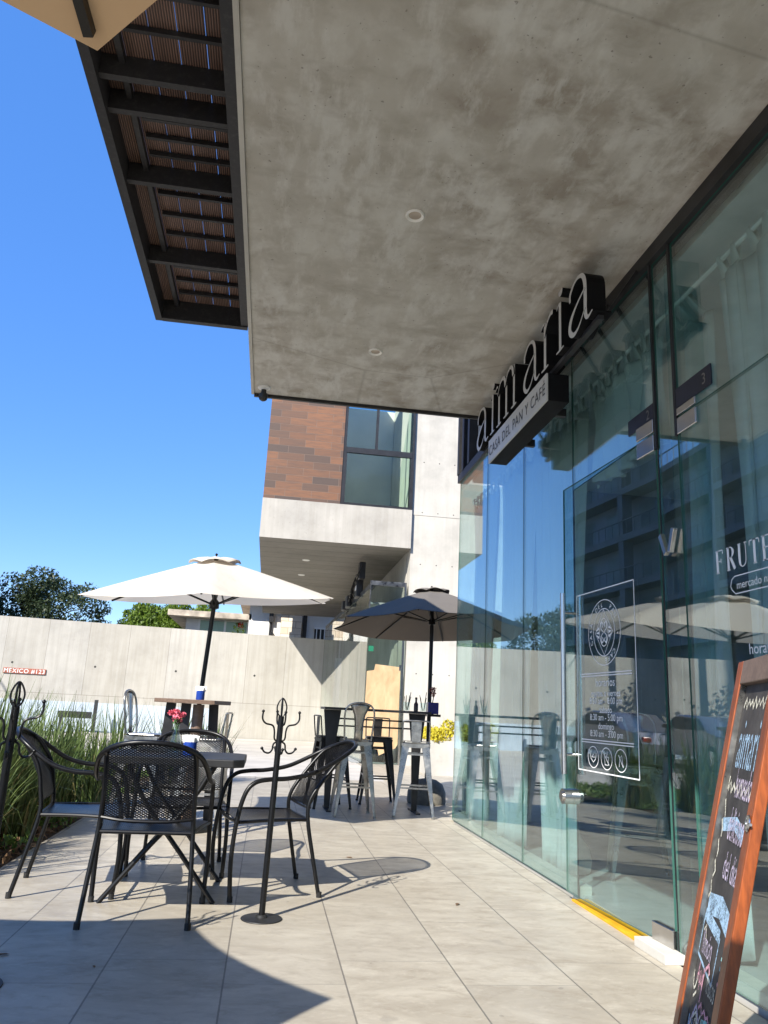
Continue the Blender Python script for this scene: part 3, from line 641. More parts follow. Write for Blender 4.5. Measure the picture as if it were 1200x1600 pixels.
# ------------------------------------------------------------------ canopy fittings
for i, (x, y, lb) in enumerate(((.607, 3.818, 'round recessed downlight in the canopy soffit, nearer and larger of the two'), (.62, 5.594, 'round recessed downlight in the canopy soffit near its far end'))):
    d = thing('recessed_downlight', lb, 'ceiling light', (x, y, ZC), 0, 'downlights in the canopy soffit')
    MB().lathe([(.036, -.003), (.050, -.013), (.055, -.006), (.055, .0)], 28, cap=False).build('trim_ring', 'lens', d, smooth=True)
    MB().lathe([(.001, -.003), (.0365, -.0035)], 28, cap=False).build('light_lens', 'eave', d)
sc_ = thing('security_camera', 'small white and black dome camera hanging under the canopy corner', 'camera', (-.262, 6.55, ZC))
MB().lathe([(.001, -.026), (.03, -.026), (.055, -.012), (.058, 0)], 20, cap=False).build('mount', 'white_paint', sc_, smooth=True)
MB().lathe([(.022, -.024), (.024, -.06), (.040, -.066), (.042, -.095), (.034, -.118), (.018, -.130), (.001, -.134)], 20, cap=False).build('camera_head', 'graphite', sc_, smooth=True)

# ------------------------------------------------------------------ steel balcony
bal = thing('steel_balcony', 'black steel balcony frame carrying brown ribbed deck boards beside the canopy', 'balcony', (-1.0, 4, 5.0))
ZB = 5.0; KB = (ZB-1.09)/2.81; XB0, XB1 = -1.085*KB, -.39*KB; YB = 5.56*KB; YS = 2.1
def bz(z): return 1.09+(z-1.09)*KB
mb = MB(); mb.box((XB0, YS, bz(3.90)), (XB0+.07, YB, bz(4.06))); mb.box((XB1-.07, YS, bz(3.905)), (XB1+.17, YB-.077, bz(4.055))); mb.box((XB0+.072, YB-.07, bz(3.898)), (XB1, YB, bz(4.062)))
mb.box((XB0+.072, YS, bz(3.90)), (XB1-.072, YS+.07, bz(4.06)))
mb.build('frame', 'steel_worn', bal, world=True)
main = [y*KB for y in (4.79, 3.97, 3.42, 3.20, 2.4)]
for y in main:
    MB().box((XB0+.072, y-.026, bz(3.935)), (XB1-.072, y+.026, bz(4.05))).build('cross_beam', 'steel_worn', bal, world=True)
mb = MB(); mb.box((XB0+.19, YS+.072, bz(4.005)), (XB0+.23, YB-.08, bz(4.045))); mb.build('stringer', 'steel_worn', bal, world=True)
ys = [YB-.07]+main+[YS+.07]
for a, b in zip(ys[:-1], ys[1:]):
    if a-b < .5: continue
    for k in (1, 2, 3):
        y = b+(a-b)*k/4; MB().box((XB0+.255, y-.014, bz(4.022)), (XB1-.075, y+.014, bz(4.05))).build('joist', 'steel_worn', bal, world=True)
x = XB0+.05
while x < XB1-.1:
    MB().box((x, YS+.002, bz(4.056)), (x+.1735, YB-.01, bz(4.07))).build('deck_board', 'deck', bal, world=True); x += .1795
# ------------------------------------------------------------------ apartment building behind
apt = thing('apartment_building', 'concrete apartment block with a brown tiled overhanging upper floor and glazed ground floor', 'building', (2.9, 17, 0))
def ap(name, mb, mat, parent=None, **kw): return mb.build(name, mat, parent or apt, world=True, **kw)
YF = 16.9
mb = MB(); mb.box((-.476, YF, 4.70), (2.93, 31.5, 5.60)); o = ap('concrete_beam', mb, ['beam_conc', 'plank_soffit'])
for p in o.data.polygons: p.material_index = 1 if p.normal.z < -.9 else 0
mb = MB(); mb.box((-.47, YF+.012, 5.602), (1.262, 31.4, 11.2)); ap('tiled_wall', mb, 'brick')  # unseen top raised to keep direct sun out of the window room
mb = MB(); mb.box((2.885, YF+.03, 5.602), (2.935, 17.3, 9.3)).box((1.263, YF+.03, 5.604), (1.33, 17.2, 9.3)); ap('window_post', mb, 'black_frame')
wn_ = MB()
wn_.box((1.331, YF+.02, 6.86), (2.884, YF+.09, 6.99)); wn_.box((2.0, YF+.03, 6.991), (2.06, YF+.08, 9.3)); wn_.box((1.331, YF+.025, 5.603), (2.884, YF+.08, 5.66)); wn_.box((1.331, YF+.03, 5.661), (1.36, YF+.08, 6.859)); wn_.box((2.855, YF+.03, 5.661), (2.884, YF+.08, 6.859))
wf2 = ap('window_frame', wn_, 'black_frame')
mb = MB(); mb.box((1.36, YF+.05, 5.66), (2.855, YF+.058, 6.86)).box((1.331, YF+.05, 6.99), (2.0, YF+.058, 9.3)).box((2.06, YF+.05, 6.99), (2.884, YF+.058, 9.3)); o = ap('window_pane', mb, 'winglass')
mb = MB(); mb.box((1.27, 20.5, 5.6), (2.93, 20.6, 9.4)).box((2.94, 17.41, 5.6), (2.99, 20.6, 9.4)).box((1.265, 17.0, 5.6), (1.275, 20.5, 9.4)); ap('room_wall', mb, 'house_white')  # ceiling left out so sky light from above brightens the room behind the window
mb = MB(); mb.box((2.95, 17.0, 0), (5.6, 17.4, 5.50)).box((2.95, 17.002, 5.52), (5.6, 17.4, 9.6)).box((2.95, 17.012, 5.50), (5.6, 17.4, 5.52)); ap('concrete_pillar', mb, 'pillar_conc')
mb = MB(); mb.box((2.935, 17.41, 0), (2.99, 31.4, 5.2)); ap('side_wall', mb, 'beam_conc')
# ground-floor glazing: angled long pane, front pane with papered door
gA, gB = Vector((2.075, 17.06, 0)), Vector((1.80, 27.0, 0))
dv = gB-gA; L = dv.length; dvn = dv.normalized(); nn = Vector((dvn.y, -dvn.x, 0))
for k in range(7):
    a = gA+dv*(k/7)+dvn*.012; MB().obox(a+Vector((0, 0, .03)), dvn*(L/7-.024), nn*.012, (0, 0, 3.72)).build('glass_panel', 'aptglass', apt, world=False).location = (-2.9, -17, 0)
mb = MB(); mb.obox(gA+Vector((0, 0, 3.76)), dv, nn*.06, (0, 0, .1)).obox(gA, dv, nn*.08, (0, 0, .028)); ap('glazing_rail', mb, 'graphite')
mb = MB(); mb.box((2.10, 17.04, 3.83), (2.90, 17.12, 3.93)).box((2.075, 17.04, 3.2), (2.098, 17.10, 3.93)); ap('transom_rail', mb, 'gun')
mb = MB(); mb.box((2.86, 17.02, .0), (2.90, 17.10, 3.83)); ap('door_jamb', mb, 'steel')
mb = MB(); mb.box((2.10, 17.06, .02), (2.858, 17.072, 3.82)); gd = ap('glass_door', mb, 'aptglass')
poly = [(2.09-2.1, .33), (2.42-2.1, .30), (2.45-2.1, .18), (2.62-2.1, .26), (2.80-2.1, .34), (2.845-2.1, .42), (2.84-2.1, 2.05), (2.28-2.1, 2.09), (2.26-2.1, 1.96), (2.10-2.1, 1.93)]
MB().prism(poly, (2.1-2.9, 17.052-17, 0), (1, 0, 0), (0, 0, 1), (0, .006, 0)).build('kraft_paper_sheet', 'kraft', gd)
MB().box((2.108-2.9, .045, 2.36), (2.22-2.9, .052, 2.48)).build('exit_sign', 'green_sign', gd)
mb = MB()
for z0, tx in ((2.40, 'exit'),): mb.box((2.118-2.9, .043, 2.40), (2.205-2.9, .0448, 2.44))
mb = MB(); mb.box((2.81-2.9, .045, 1.98), (2.85-2.9, .05, 2.10)); mb.build('door_lock', 'steel', gd)
mb = MB(); mb.box((2.2, 24.5, 0), (2.9, 24.6, 4.6)).box((2.2, 17.8, 3.5), (2.92, 24.5, 3.55)).box((1.9, 17.3, 0.0), (2.92, 26, .02)); ap('interior_wall', mb, 'dark_in')
mb = MB(); mb.box((2.14, 17.5, .02), (2.5, 17.9, .5)).box((2.52, 17.6, .02), (2.8, 18.0, .32)).bar((2.6, 17.4, .02), (2.75, 17.5, .7), .03, .03); ap('stored_goods', mb, 'graphite')
for i, (x, y) in enumerate(((.68, 19.3), (.66, 21.6), (.62, 24.2))):
    dd = thing('recessed_downlight', 'small round downlight under the apartment overhang, '+('nearest of three', 'middle of three', 'furthest of three')[i], 'ceiling light', (x, y, 4.70), 0, 'downlights under the apartment overhang')
    MB().lathe([(.001, -.008), (.085, -.012), (.10, -.002), (.10, 0)], 18, cap=False).build('trim_ring', 'lens', dd)
ub = thing('cable_bundle', 'black meter boxes and looping cables hung high on the rail above the ground floor glazing', 'cables', (1.95, 19.6, 4.0))
mb = MB()
for i in range(7):
    a = Vector((1.98+.02*i, 17.9+.35*i, 4.42-.05*i)); mb.tube(smoothpts([a, a+Vector((-.10, .4, -.22-.04*(i % 3))), a+Vector((-.05, .9, -.10)), a+Vector((-.14, 1.3, -.48)), a+Vector((-.05, 1.7, -.35))], 5), .016, 6)
mb.build('cable', 'black_metal', ub, world=True)
for a, b in (((1.93, 18.2, 4.15), (2.08, 18.5, 4.56)), ((1.94, 18.7, 3.78), (2.10, 19.2, 4.22)), ((1.86, 20.2, 3.72), (1.98, 20.7, 4.02)), ((1.84, 21.2, 3.75), (1.95, 21.6, 4.0))): MB().box(a, b).build('meter_box', 'black_frame', ub, world=True, bevel=.02)
mb = MB(); mb.box((1.925, 18.75, 3.95), (1.938, 18.98, 4.06)); mb.build('meter_window', 'white_paint', ub, world=True)

# planter with yellow shrub
pt = thing('concrete_planter', 'low concrete planter in front of the pillar, holding a yellow shrub', 'planter', (3.75, 15.2, 0))
mb = MB(); mb.box((-.72, -.6, 0), (2.0, -.52, .62)).box((-.72, -.519, 0), (-.64, .6, .62)).box((-.639, -.519, 0), (2.0, .6, .55)); mb.build('planter_wall', 'edge_conc', pt)
def leafcloud(pts, size, flat=.0, aspect=.5, rng=nrng, up=0.0):
    mb = MB(); n = len(pts)
    d = rng.normal(size=(n, 3)); d[:, 2] += up; d /= np.linalg.norm(d, axis=1)[:, None]
    e = np.cross(d, rng.normal(size=(n, 3))); e /= np.linalg.norm(e, axis=1)[:, None]
    s = size*(.6+.8*rng.random(n))[:, None]
    p = np.asarray(pts)
    v = np.stack([p-d*s*.5, p+e*s*aspect*.5, p+d*s*.5, p-e*s*aspect*.5], 1).reshape(-1, 3)
    mb.v = [tuple(q) for q in v]; mb.f = [(4*i, 4*i+1, 4*i+2, 4*i+3) for i in range(n)]; mb.mi = [0]*n
    return mb
def ball(n, c, r, rng=nrng, shell=.5):
    d = rng.normal(size=(n, 3)); d /= np.linalg.norm(d, axis=1)[:, None]
    rad = (shell+(1-shell)*rng.random(n))[:, None]**.6
    return np.asarray(c)+d*rad*np.asarray(r)
sh = thing('yellow_shrub', 'bright yellow leaved shrub growing in the concrete planter', 'shrub', (3.6, 15.1, .56))
P = np.concatenate([ball(260, (rnd.uniform(-.55, 1.5), rnd.uniform(-.45, .3), rnd.uniform(.08, .30)), (.16, .16, .16)) for _ in range(16)])
leafcloud(P, .06, aspect=.6).build('foliage', 'yellow_leaf', sh)
mb = MB()
for i in range(12): x = rnd.uniform(-.5, 1.4); y = rnd.uniform(-.4, .2); mb.tube([(x, y, -.02), (x+rnd.uniform(-.1, .1), y, .25)], .008, 5)
mb.build('stem', 'bark', sh)

# ------------------------------------------------------------------ boundary wall
cw = thing('boundary_wall', 'long pale board marked concrete wall with a painted plinth across the back of the yard', 'wall', (-5, 27, 0))
mb = MB(); k = mb.verts([(-24, 27, -.1), (2.2, 27, -.1), (2.2, 27, 3.40), (-24, 27, 3.70), (-24, 27.25, -.1), (2.2, 27.25, -.1), (2.2, 27.25, 3.40), (-24, 27.25, 3.70)])
for f in ((0, 1, 2, 3), (5, 4, 7, 6), (3, 2, 6, 7), (1, 5, 6, 2), (4, 0, 3, 7)): mb.face([k+i for i in f])
mb.build('wall_face', 'wall_conc', cw, world=True)
mb = MB(); mb.box((-24, 26.96, -.1), (-1.6, 26.997, .90)); mb.build('painted_plinth', 'plinth', cw, world=True)
ad = thing('address_plate', 'terracotta address plate with white letters on the concrete wall', 'sign', (-7.86, 26.98, 1.79))
mb = MB(); mb.box((-.66, -.02, -.085), (.66, .018, .085)); pl = mb.build('plate', 'terracotta', ad, bevel=.006)
mb = MB(); add_text(mb, 'MEXICO #123', .19, (0, -.024, -.066), (1, 0, 0), (0, 0, 1), sx=1.02, space=1.1); mb.build('lettering', 'ink_white', ad)
bt_ = thing('gate_stop', 'dark low metal barrier and post standing at the foot of the boundary wall', 'barrier', (-5.9, 26.3, 0))
mb = MB(); mb.box((-.55, -.05, .42), (.45, .05, .62)); mb.build('rail', 'graphite', bt_); mb = MB(); mb.box((.5, -.05, 0), (.6, .05, 1.0)).box((-.5, -.04, 0), (-.42, .04, .42)); mb.build('post', 'graphite', bt_)

# ------------------------------------------------------------------ house beyond the wall
hs = thing('white_house', 'white flat roofed house beyond the concrete wall with weathered eaves and a stone pier', 'house', (-2, 34, 0))
def hp(name, mb, mat, parent=None, **kw): return mb.build(name, mat, parent or hs, world=True, **kw)
mb = MB(); mb.box((-3.7, 34, 0), (-1.05, 39, 4.55)).box((-1.04, 33.2, 0), (6, 39, 5.3)); hp('wall', mb, 'house_white')
mb = MB(); mb.box((-4.4, 33.2, 4.56), (-.95, 39.5, 4.80)).box((-1.5, 32.4, 5.31), (6.5, 39.5, 5.55)); hp('roof', mb, 'eave')
mb = MB()
for x0, x1 in ((-3.1, -2.1), (-2.0, -1.12)): mb.box((x0, 33.98, 3.3), (x1, 33.995, 4.5))
wpn = hp('window', mb, 'winglass')
mb = MB()
for x in (-3.14, -2.05, -1.09): mb.box((x-.04, 33.95, 3.2), (x+.04, 33.99, 4.55))
mb.box((-3.1, 33.955, 3.95), (-1.13, 33.985, 3.99)); hp('window_frame', mb, 'white_paint')
mb = MB(); mb.box((.30, 33.0, 0), (1.18, 33.19, 5.29)); hp('stone_pier', mb, 'stone')
mb = MB(); mb.box((1.24, 33.02, 0), (1.40, 33.18, 5.29)).tube([(-.12, 33.1, 0), (-.12, 33.1, 5.3)], .05, 8); hp('downpipe', mb, 'black_frame')
mb = MB(); mb.box((-.2, 32.98, 4.5), (-.02, 33.19, 5.0)).box((-.16, 32.98, 3.9), (0.0, 33.19, 4.1)); hp('wall_lamp', mb, 'black_frame')
mb = MB(); mb.box((1.75, 33.17, 3.2), (3.1, 33.195, 4.35)); hp('barred_window', mb, 'black_frame')
mb = MB()
for i in range(8): mb.box((1.82+.17*i, 33.12, 3.2), (1.86+.17*i, 33.16, 4.35))
mb.box((1.72, 33.115, 4.35), (3.15, 33.19, 4.42)); hp('window_bar', mb, 'white_paint')
P = ball(90, (-1.45, 33.6, 4.15), (.3, .2, .35)); o = leafcloud(P, .12).build('climbing_plant', 'leaf_bright', hs, world=True)
P = ball(30, (-1.35, 33.5, 4.35), (.16, .1, .12)); leafcloud(P, .11).build('red_flower', 'red_lens', hs, world=True)

# ------------------------------------------------------------------ trees
def tree(name, label, loc, h, lobes, leaf, nleaf, mat, base=.25, trunk=.18, aspect=.5, up=0.):
    t = thing(name, label, 'tree', loc)
    mb = MB(); mb.tube(smoothpts([(0, 0, 0), (.08, .03, h*.2), (-.05, .05, h*.45), (.05, 0, h*.7)], 5), [trunk*(1-.7*i/15) for i in range(16)], 10)
    for lx, ly, lz, r in lobes[:14]:
        a = Vector((0, 0, h*.35)); b = Vector((lx*.8, ly*.8, lz)); mb.tube(smoothpts([a, a.lerp(b, .5)+Vector((0, 0, .12*h)), b], 5), [trunk*.35*(1-.8*i/10) for i in range(11)], 6)
    mb.build('trunk', 'bark', t, smooth=True)
    P = []
    for lx, ly, lz, r in lobes:
        n = max(40, int(nleaf*r*r))
        q = ball(n, (lx, ly, lz), (r, r, r*.8), shell=.25)
        keep = [i for i in range(n) if noise.noise(Vector(q[i])*1.3+Vector((lx, ly, 1))) > -.22]
        P.append(q[keep])
    leafcloud(np.concatenate(P), leaf, aspect=aspect, up=up).build('crown', mat, t)
    return t
g_ = random.Random(5)
lob = []
while len(lob) < 62:
    x, y, z = g_.uniform(-3.4, 3.4), g_.uniform(-1.8, 1.8), g_.uniform(-2.4, 2.4)
    if (x/3.4)**2+(y/1.8)**2+(z/2.4)**2 < 1: lob.append((x, y, 4.75+z-.25*(x > 1.5), g_.uniform(.45, .95)))
tree('broadleaf_tree', 'dark green small leaved tree behind the wall at the left edge', (-11.7, 40, 0), 7.2, lob, .17, 760, 'leaf_dark', aspect=.45)
lob = []
while len(lob) < 170:
    x, y, z = g_.uniform(-2.75, 2.75), g_.uniform(-1.2, .6), g_.uniform(3.0, 6.05)
    if z < 6.2-.028*x**4 and (z > 4.2 or g_.random() < .25): lob.append((x, y, z-.25, g_.uniform(.32, .55)))
tree('clipped_evergreen', 'bright yellow green dense evergreen behind the wall, partly hidden by the white umbrella', (-5.05, 41, 0), 6.0, lob, .19, 1300, 'leaf_bright', aspect=.35, up=1.3)
lob = [(g_.gauss(0, 1.0), g_.gauss(0, .9), 3+abs(g_.gauss(0, .9)), g_.uniform(.4, .8)) for _ in range(14)]
tree('shrubby_tree', 'thin wispy dark shrub in the gap between the dark tree and the bright evergreen', (-8.0, 40.5, 0), 4.2, [(x*.5, y, min(z, 4.0), r*.6) for x, y, z, r in lob], .14, 330, 'leaf_dark')
lob = [(g_.gauss(0, 1.6), g_.gauss(0, 1.6), 4.5+g_.gauss(0, 1.5), g_.uniform(.7, 1.3)) for _ in range(26)]
tree('street_tree', 'leafy street tree standing across the street, seen reflected in the shopfront', (-17, 25, 0), 7, lob, .2, 260, 'leaf_dark')

# ------------------------------------------------------------------ opposite building & parked car (show in the glass reflections)
op = thing('opposite_building', 'tall blue grey block with balconies across the street, mirrored in the shopfront', 'building', (-27, 28, 0))
mb = MB(); mb.box((-33, 12, 0), (-25.6, 66, 21)); mb.build('wall', 'opp_wall', op, world=True)
for k in range(6):
    z = 3.3+k*3.3
    MB().box((-25.59, 12, z), (-24.2, 66, z+.45)).build('balcony_slab', 'opp_slab', op, world=True)
    mb = MB()
    for y in np.arange(12.2, 66, .9): mb.box((-24.26, y, z+.45), (-24.22, y+.05, z+1.4))
    mb.box((-24.28, 12, z+1.4), (-24.2, 66, z+1.46)); mb.build('railing', 'opp_slab', op, world=True)
mb = MB()
for y in (12, 20.5, 29, 37.5, 46, 54.5, 65.4): mb.box((-25.0, y, 0), (-24.25, y+.6, 21))
mb.build('column', 'opp_slab', op, world=True)
mb = MB()
for k in range(6):
    for y in np.arange(13.6, 64, 4.25): mb.box((-25.62, y, 3.8+k*3.3-3.3), (-25.585, y+2.6, 6.1+k*3.3-3.3))
mb.build('window', 'winglass', op, world=True)
lp = thing('utility_pole', 'concrete utility pole with crossarm and cables by the street', 'pole', (-14.0, 24, 0))
mb = MB(); mb.tube([(0, 0, 0), (0, 0, 9.5)], [.16, .10], 12); mb.build('pole', 'edge_conc', lp, smooth=True)
mb = MB(); mb.box((-.06, -1.1, 8.2), (.06, 1.1, 8.32)); mb.build('crossarm', 'steel_worn', lp)
for dx in (-1, 0, 1): MB().tube(smoothpts([(0, dx, 8.35), (.3, -14, 7.6+dx*.1), (0, -40, 8.35)], 6), .02, 5).build('cable', 'black_metal', lp)
car = thing('parked_car', 'silver hatchback parked along the street kerb, seen only in the glass reflections', 'car', (-8.7, 21.5, -.03), R(0))
prof = [(-2.05, .34), (-2.1, .62), (-1.9, .92), (-1.2, 1.02), (-.55, 1.42), (.7, 1.48), (1.55, 1.20), (1.95, 1.0), (2.08, .6), (2.02, .32)]
def bodyloft(prof, hw, name, mat, inset=.16):
    mb = MB(); n = len(prof); L = []
    for s, f in ((-1, .86), (-1, 1.0), (1, 1.0), (1, .86)): pass
    secs = [(-hw, .90), (-hw*.93, 1.0), (hw*.93, 1.0), (hw, .90)]
    ks = []
    for x, sc in secs: ks.append(mb.verts([(x*(1-inset*max(0, (z-.95))/.55), y*sc if sc < 1 else y, z if sc == 1 else .34+(z-.34)*.96) for y, z in prof]))
    for a, b in zip(ks[:-1], ks[1:]):
        for i in range(n): mb.face((a+i, a+(i+1) % n, b+(i+1) % n, b+i))
    mb.face([ks[0]+i for i in range(n)]); mb.face([ks[-1]+i for i in reversed(range(n))])
    return mb
bodyloft(prof, .86, 'body', 'car_paint').build('body', 'car_paint', car, smooth=True)
mb = MB()
for s in (-1, 1): mb.prism([(-.95, 1.04), (-.5, 1.36), (.65, 1.41), (1.3, 1.08)], (s*.80, 0, 0), (0, 1, 0), (0, 0, 1), (s*.035, 0, 0))
mb.build('side_window', 'plate', car)
for y in (-1.3, 1.28):
    for s in (-1, 1):
        w = MB().tube([(s*.70, y, .33), (s*.895, y, .33)], .32, 24).build('wheel', 'rubber', car); MB().tube([(s*.89, y, .33), (s*.91, y, .33)], .2, 20).build('rim', 'steel', w)
for s in (-1, 1): MB().box((s*.62-.13, -2.08, .66), (s*.62+.13, -1.98, .80)).build('tail_light', 'red_lens', car, bevel=.02)
# ------------------------------------------------------------------ mesh armchair
def hoop_pts(oh):
    k = oh/.42
    half = [(.300, .29, 0), (.306, .305, .22), (.300, .29, .43), (.300, .255, .58), (.300, .20, .645), (.300, .11, .665), (.298, .0, .672), (.290, -.12*k, .70), (.278, -.22*k, .752), (.250, -.31*k, .81), (.19, -.375*k, .852), (.10, -.41*k, .876), (0, -.42*k, .882)]
    return half+[(-x, y, z) for x, y, z in reversed(half[:-1])]
def hoop_at(x, k=1):
    x = abs(x); T = [(0, -.42, .882), (.10, -.41, .876), (.19, -.375, .852), (.25, -.31, .81)]
    for (a, ya, za), (b, yb, zb) in zip(T[:-1], T[1:]):
        if x <= b: t = (x-a)/(b-a); return ya+(yb-ya)*t, za+(zb-za)*t
    return T[-1][1:]
def back_y(z, k=1):
    T = [(.43, -.155), (.52, -.165*k**.3), (.62, -.20*k**.7), (.72, -.25*k), (.80, -.31*k), (.90, -.43*k)]
    for (a, ya), (b, yb) in zip(T[:-1], T[1:]):
        if z <= b: t = (z-a)/(b-a); return ya+(yb-ya)*t
    return T[-1][1]
def make_chair(label, loc, rz, oh=.38):
    kk = oh/.42
    t = thing('mesh_armchair', label, 'chair', loc, rz, 'black mesh armchairs around the low table')
    MB().tube(smoothpts(hoop_pts(oh), 6), .0135, 10).build('arm_hoop', 'black_metal', t, smooth=True)
    for s in (-1, 1):
        P = [(.262, -.25, 0), (.250, -.20, .22), (.236, -.158, .43), (.230, -.17, .55), (.227, -.225*kk, .69), (.222, -.305*kk, .80), (.215, -.35*kk, .832)]
        MB().tube(smoothpts([(s*x, y, z) for x, y, z in P], 5), .0125, 10).build('rear_leg', 'black_metal', t, smooth=True)
        for fx, fy in ((s*.30, .29), (s*.262, -.25)): MB().lathe([(.001, 0), (.016, .0), (.016, .03), (.001, .03)], 10, (fx, fy, 0)).build('foot_cap', 'rubber', t)
    mb = MB(); fr = [(.30, .285, .43), (.236, -.158, .43), (-.236, -.158, .43), (-.30, .285, .43)]
    mb.tube(smoothpts([(.296, .27, .425), (.26, .05, .432), (.236, -.155, .43)], 4), .010, 8).tube(smoothpts([(-.296, .27, .425), (-.26, .05, .432), (-.236, -.155, .43)], 4), .010, 8)
    mb.tube([(.296, .275, .425), (.1, .292, .418), (-.1, .292, .418), (-.296, .275, .425)], .010, 8).tube([(.236, -.158, .43), (-.236, -.158, .43)], .010, 8).tube(smoothpts([(.229, -.166, .50), (.1, -.185, .487), (-.1, -.185, .487), (-.229, -.166, .50)], 4), .009, 8)
    mb.build('seat_frame', 'black_metal', t, smooth=True)
    # expanded-metal seat (fine lattice) and back
    def lattice(fn, u0, u1, v0, v1, pu, pv, wd, ins, nseg, name):
        mb = MB()
        # two diagonal families of thin strips laid on the surface fn(u,v)
        slope = pv/pu
        for sg in (1, -1):
            span = (v1-v0)+(u1-u0)*slope; n = int(span/pv)+1
            for i in range(-1, n+1):
                c0 = v0-(u1-u0)*slope+i*pv if sg > 0 else v0+i*pv
                run = []
                for k in range(nseg+1):
                    u = u0+(u1-u0)*k/nseg; v = c0+sg*slope*(u-u0)
                    if ins(u, v): run.append((u, v))
                    else:
                        if len(run) > 1: put(mb, run, fn, wd)
                        run = []
                if len(run) > 1: put(mb, run, fn, wd)
        return mb.build(name, 'black_metal', t)
    def put(mb, run, fn, wd):
        P = [Vector(fn(u, v)) for u, v in run]; m = len(P)
        nrm = (Vector(fn(run[0][0]+.01, run[0][1]))-P[0]).cross(Vector(fn(run[0][0], run[0][1]+.01))-P[0]).normalized()*.0016
        d = (P[-1]-P[0]).normalized(); sd = d.cross(nrm).normalized()*wd/2
        k = mb.verts([p+sd+nrm for p in P]+[p-sd+nrm for p in P]+[p-sd-nrm for p in P]+[p+sd-nrm for p in P])
        for i in range(m-1):
            for a in range(4): b = (a+1) % 4; mb.face((k+a*m+i, k+b*m+i, k+b*m+i+1, k+a*m+i+1))
    fb = lambda u, v: (u, back_y(v, kk)-.045*(1-(u/.23)**2)*min(1, (v-.43)/.3), v)
    lattice(fb, -.226, .226, .50, .885, .0215, .0125, .0042, lambda u, v: .497 < v < hoop_at(u)[1]-.004, 46, 'back_mesh')
    fs = lambda u, v: (u*(1+.26*(v+.155)/.44), v, .434-.012*math.cos(u*6)*math.cos((v-.05)*6))
    lattice(fs, -.232, .232, -.155, .285, .0180, .0105, .0066, lambda u, v: -.156 < v < .286, 30, 'seat_mesh')
    return t
ch = make_chair('black mesh armchair in front with its back to the viewer', (-.56, 4.53, 0), R(1))
ch = dup(ch, 'black mesh armchair on the left side of the table, against the grass', (-1.09, 5.15, 0), R(-84))
make_chair('black mesh armchair on the right, half in sun beside the coat rack', (.10, 5.22, 0), R(103), .50)
dup(ch, 'black mesh armchair on the far side of the table, mostly hidden behind the front chair', (-.50, 5.78, 0), R(181))

# low table
tb = thing('folding_table', 'low black metal folding table with clipped corners between the armchairs', 'table', (-.515, 5.10, 0))
TZ = .775
def octa(hx, hy, c): return [(-hx+c, -hy), (hx-c, -hy), (hx, -hy+c), (hx, hy-c), (hx-c, hy), (-hx+c, hy), (-hx, hy-c), (-hx, -hy+c)]
MB().prism(octa(.415, .34, .06), (0, 0, TZ-.045), (1, 0, 0), (0, 1, 0), (0, 0, .045)).build('tabletop', 'graphite', tb, bevel=.006)
for s in (-1, 1):
    for y in (-.29, .27):
        yy = y+.012*s
        MB().tube(smoothpts([(s*.31, yy, 0), (s*.10, yy, .26), (-s*.12, yy, .52), (-s*.24, yy, TZ-.05)], 4), .0135, 8).build('leg', 'black_metal', tb, smooth=True)
    MB().tube([(s*.245, -.28, .08), (s*.245, .26, .08)], .009, 8).build('crossbar', 'black_metal', tb, smooth=True)
# things on the low table
vs = thing('flower_vase', 'clear glass bottle vase with pink flowers on the low table', 'vase', (-.545, 5.16, TZ))
MB().lathe([(.028, 0), (.036, .004), (.037, .07), (.030, .10), (.017, .13), (.014, .165), (.016, .17), (.0135, .168), (.012, .13), (.027, .095), (.033, .07), (.031, .008), (.001, .006)], 20, cap=False).build('bottle', 'clear', vs, smooth=True)
mb = MB()
for i in range(7): a = i*.9; mb.tube(smoothpts([(0, 0, .02), (.004*math.cos(a), .004*math.sin(a), .15), (.028*math.cos(a), .028*math.sin(a), .215)], 4), .0018, 5)
mb.build('stem', 'stem', vs)
P = np.concatenate([ball(46, (rnd.gauss(0, .024), rnd.gauss(0, .024), .225+rnd.gauss(0, .02)), (.015, .015, .013)) for _ in range(15)]); leafcloud(P, .014, aspect=.8).build('flowers', 'pink', vs)
P = ball(30, (0, 0, .19), (.025, .025, .02)); leafcloud(P, .03, aspect=.4).build('leaves', 'stem', vs)
def tin(label, loc, r=.042, h=.085, nap=True, grp='blue tins of napkins'):
    t = thing('napkin_tin', label, 'tin', loc, 0, grp)
    MB().lathe([(r*.92, 0), (r, .004), (r, h), (r*1.02, h), (r*1.02, h+.004), (r*.95, h+.004), (r*.95, .01), (.001, .01)], 24, cap=False).build('tin_can', 'blue_tin', t, smooth=True)
    mb = MB(); mb.lathe([(r*.94, h-.02), (r*.94, h+.028), (r*.9, h+.03)], 9)
    for i in range(6): mb.bar((r*.75*math.cos(i), r*.75*math.sin(i), h), (r*.95*math.cos(i), r*.95*math.sin(i), h+.042), .03, .004)
    mb.build('napkins', 'paper', t)
    return t
tin('cobalt blue tin of white napkins on the low table beside the flower vase', (-.44, 5.02, TZ), .040, .075)
nb = thing('napkin_box', 'pale grey napkin box lying on the low table, left of the flower vase', 'box', (-.70, 5.30, TZ), R(12))
mb = MB(); mb.box((-.09, -.05, 0), (.09, .05, .035)); mb.build('box_base', 'steel', nb, bevel=.004); mb = MB(); mb.box((-.08, -.042, .036), (.08, .042, .055)); mb.build('napkins', 'paper', nb, bevel=.004)

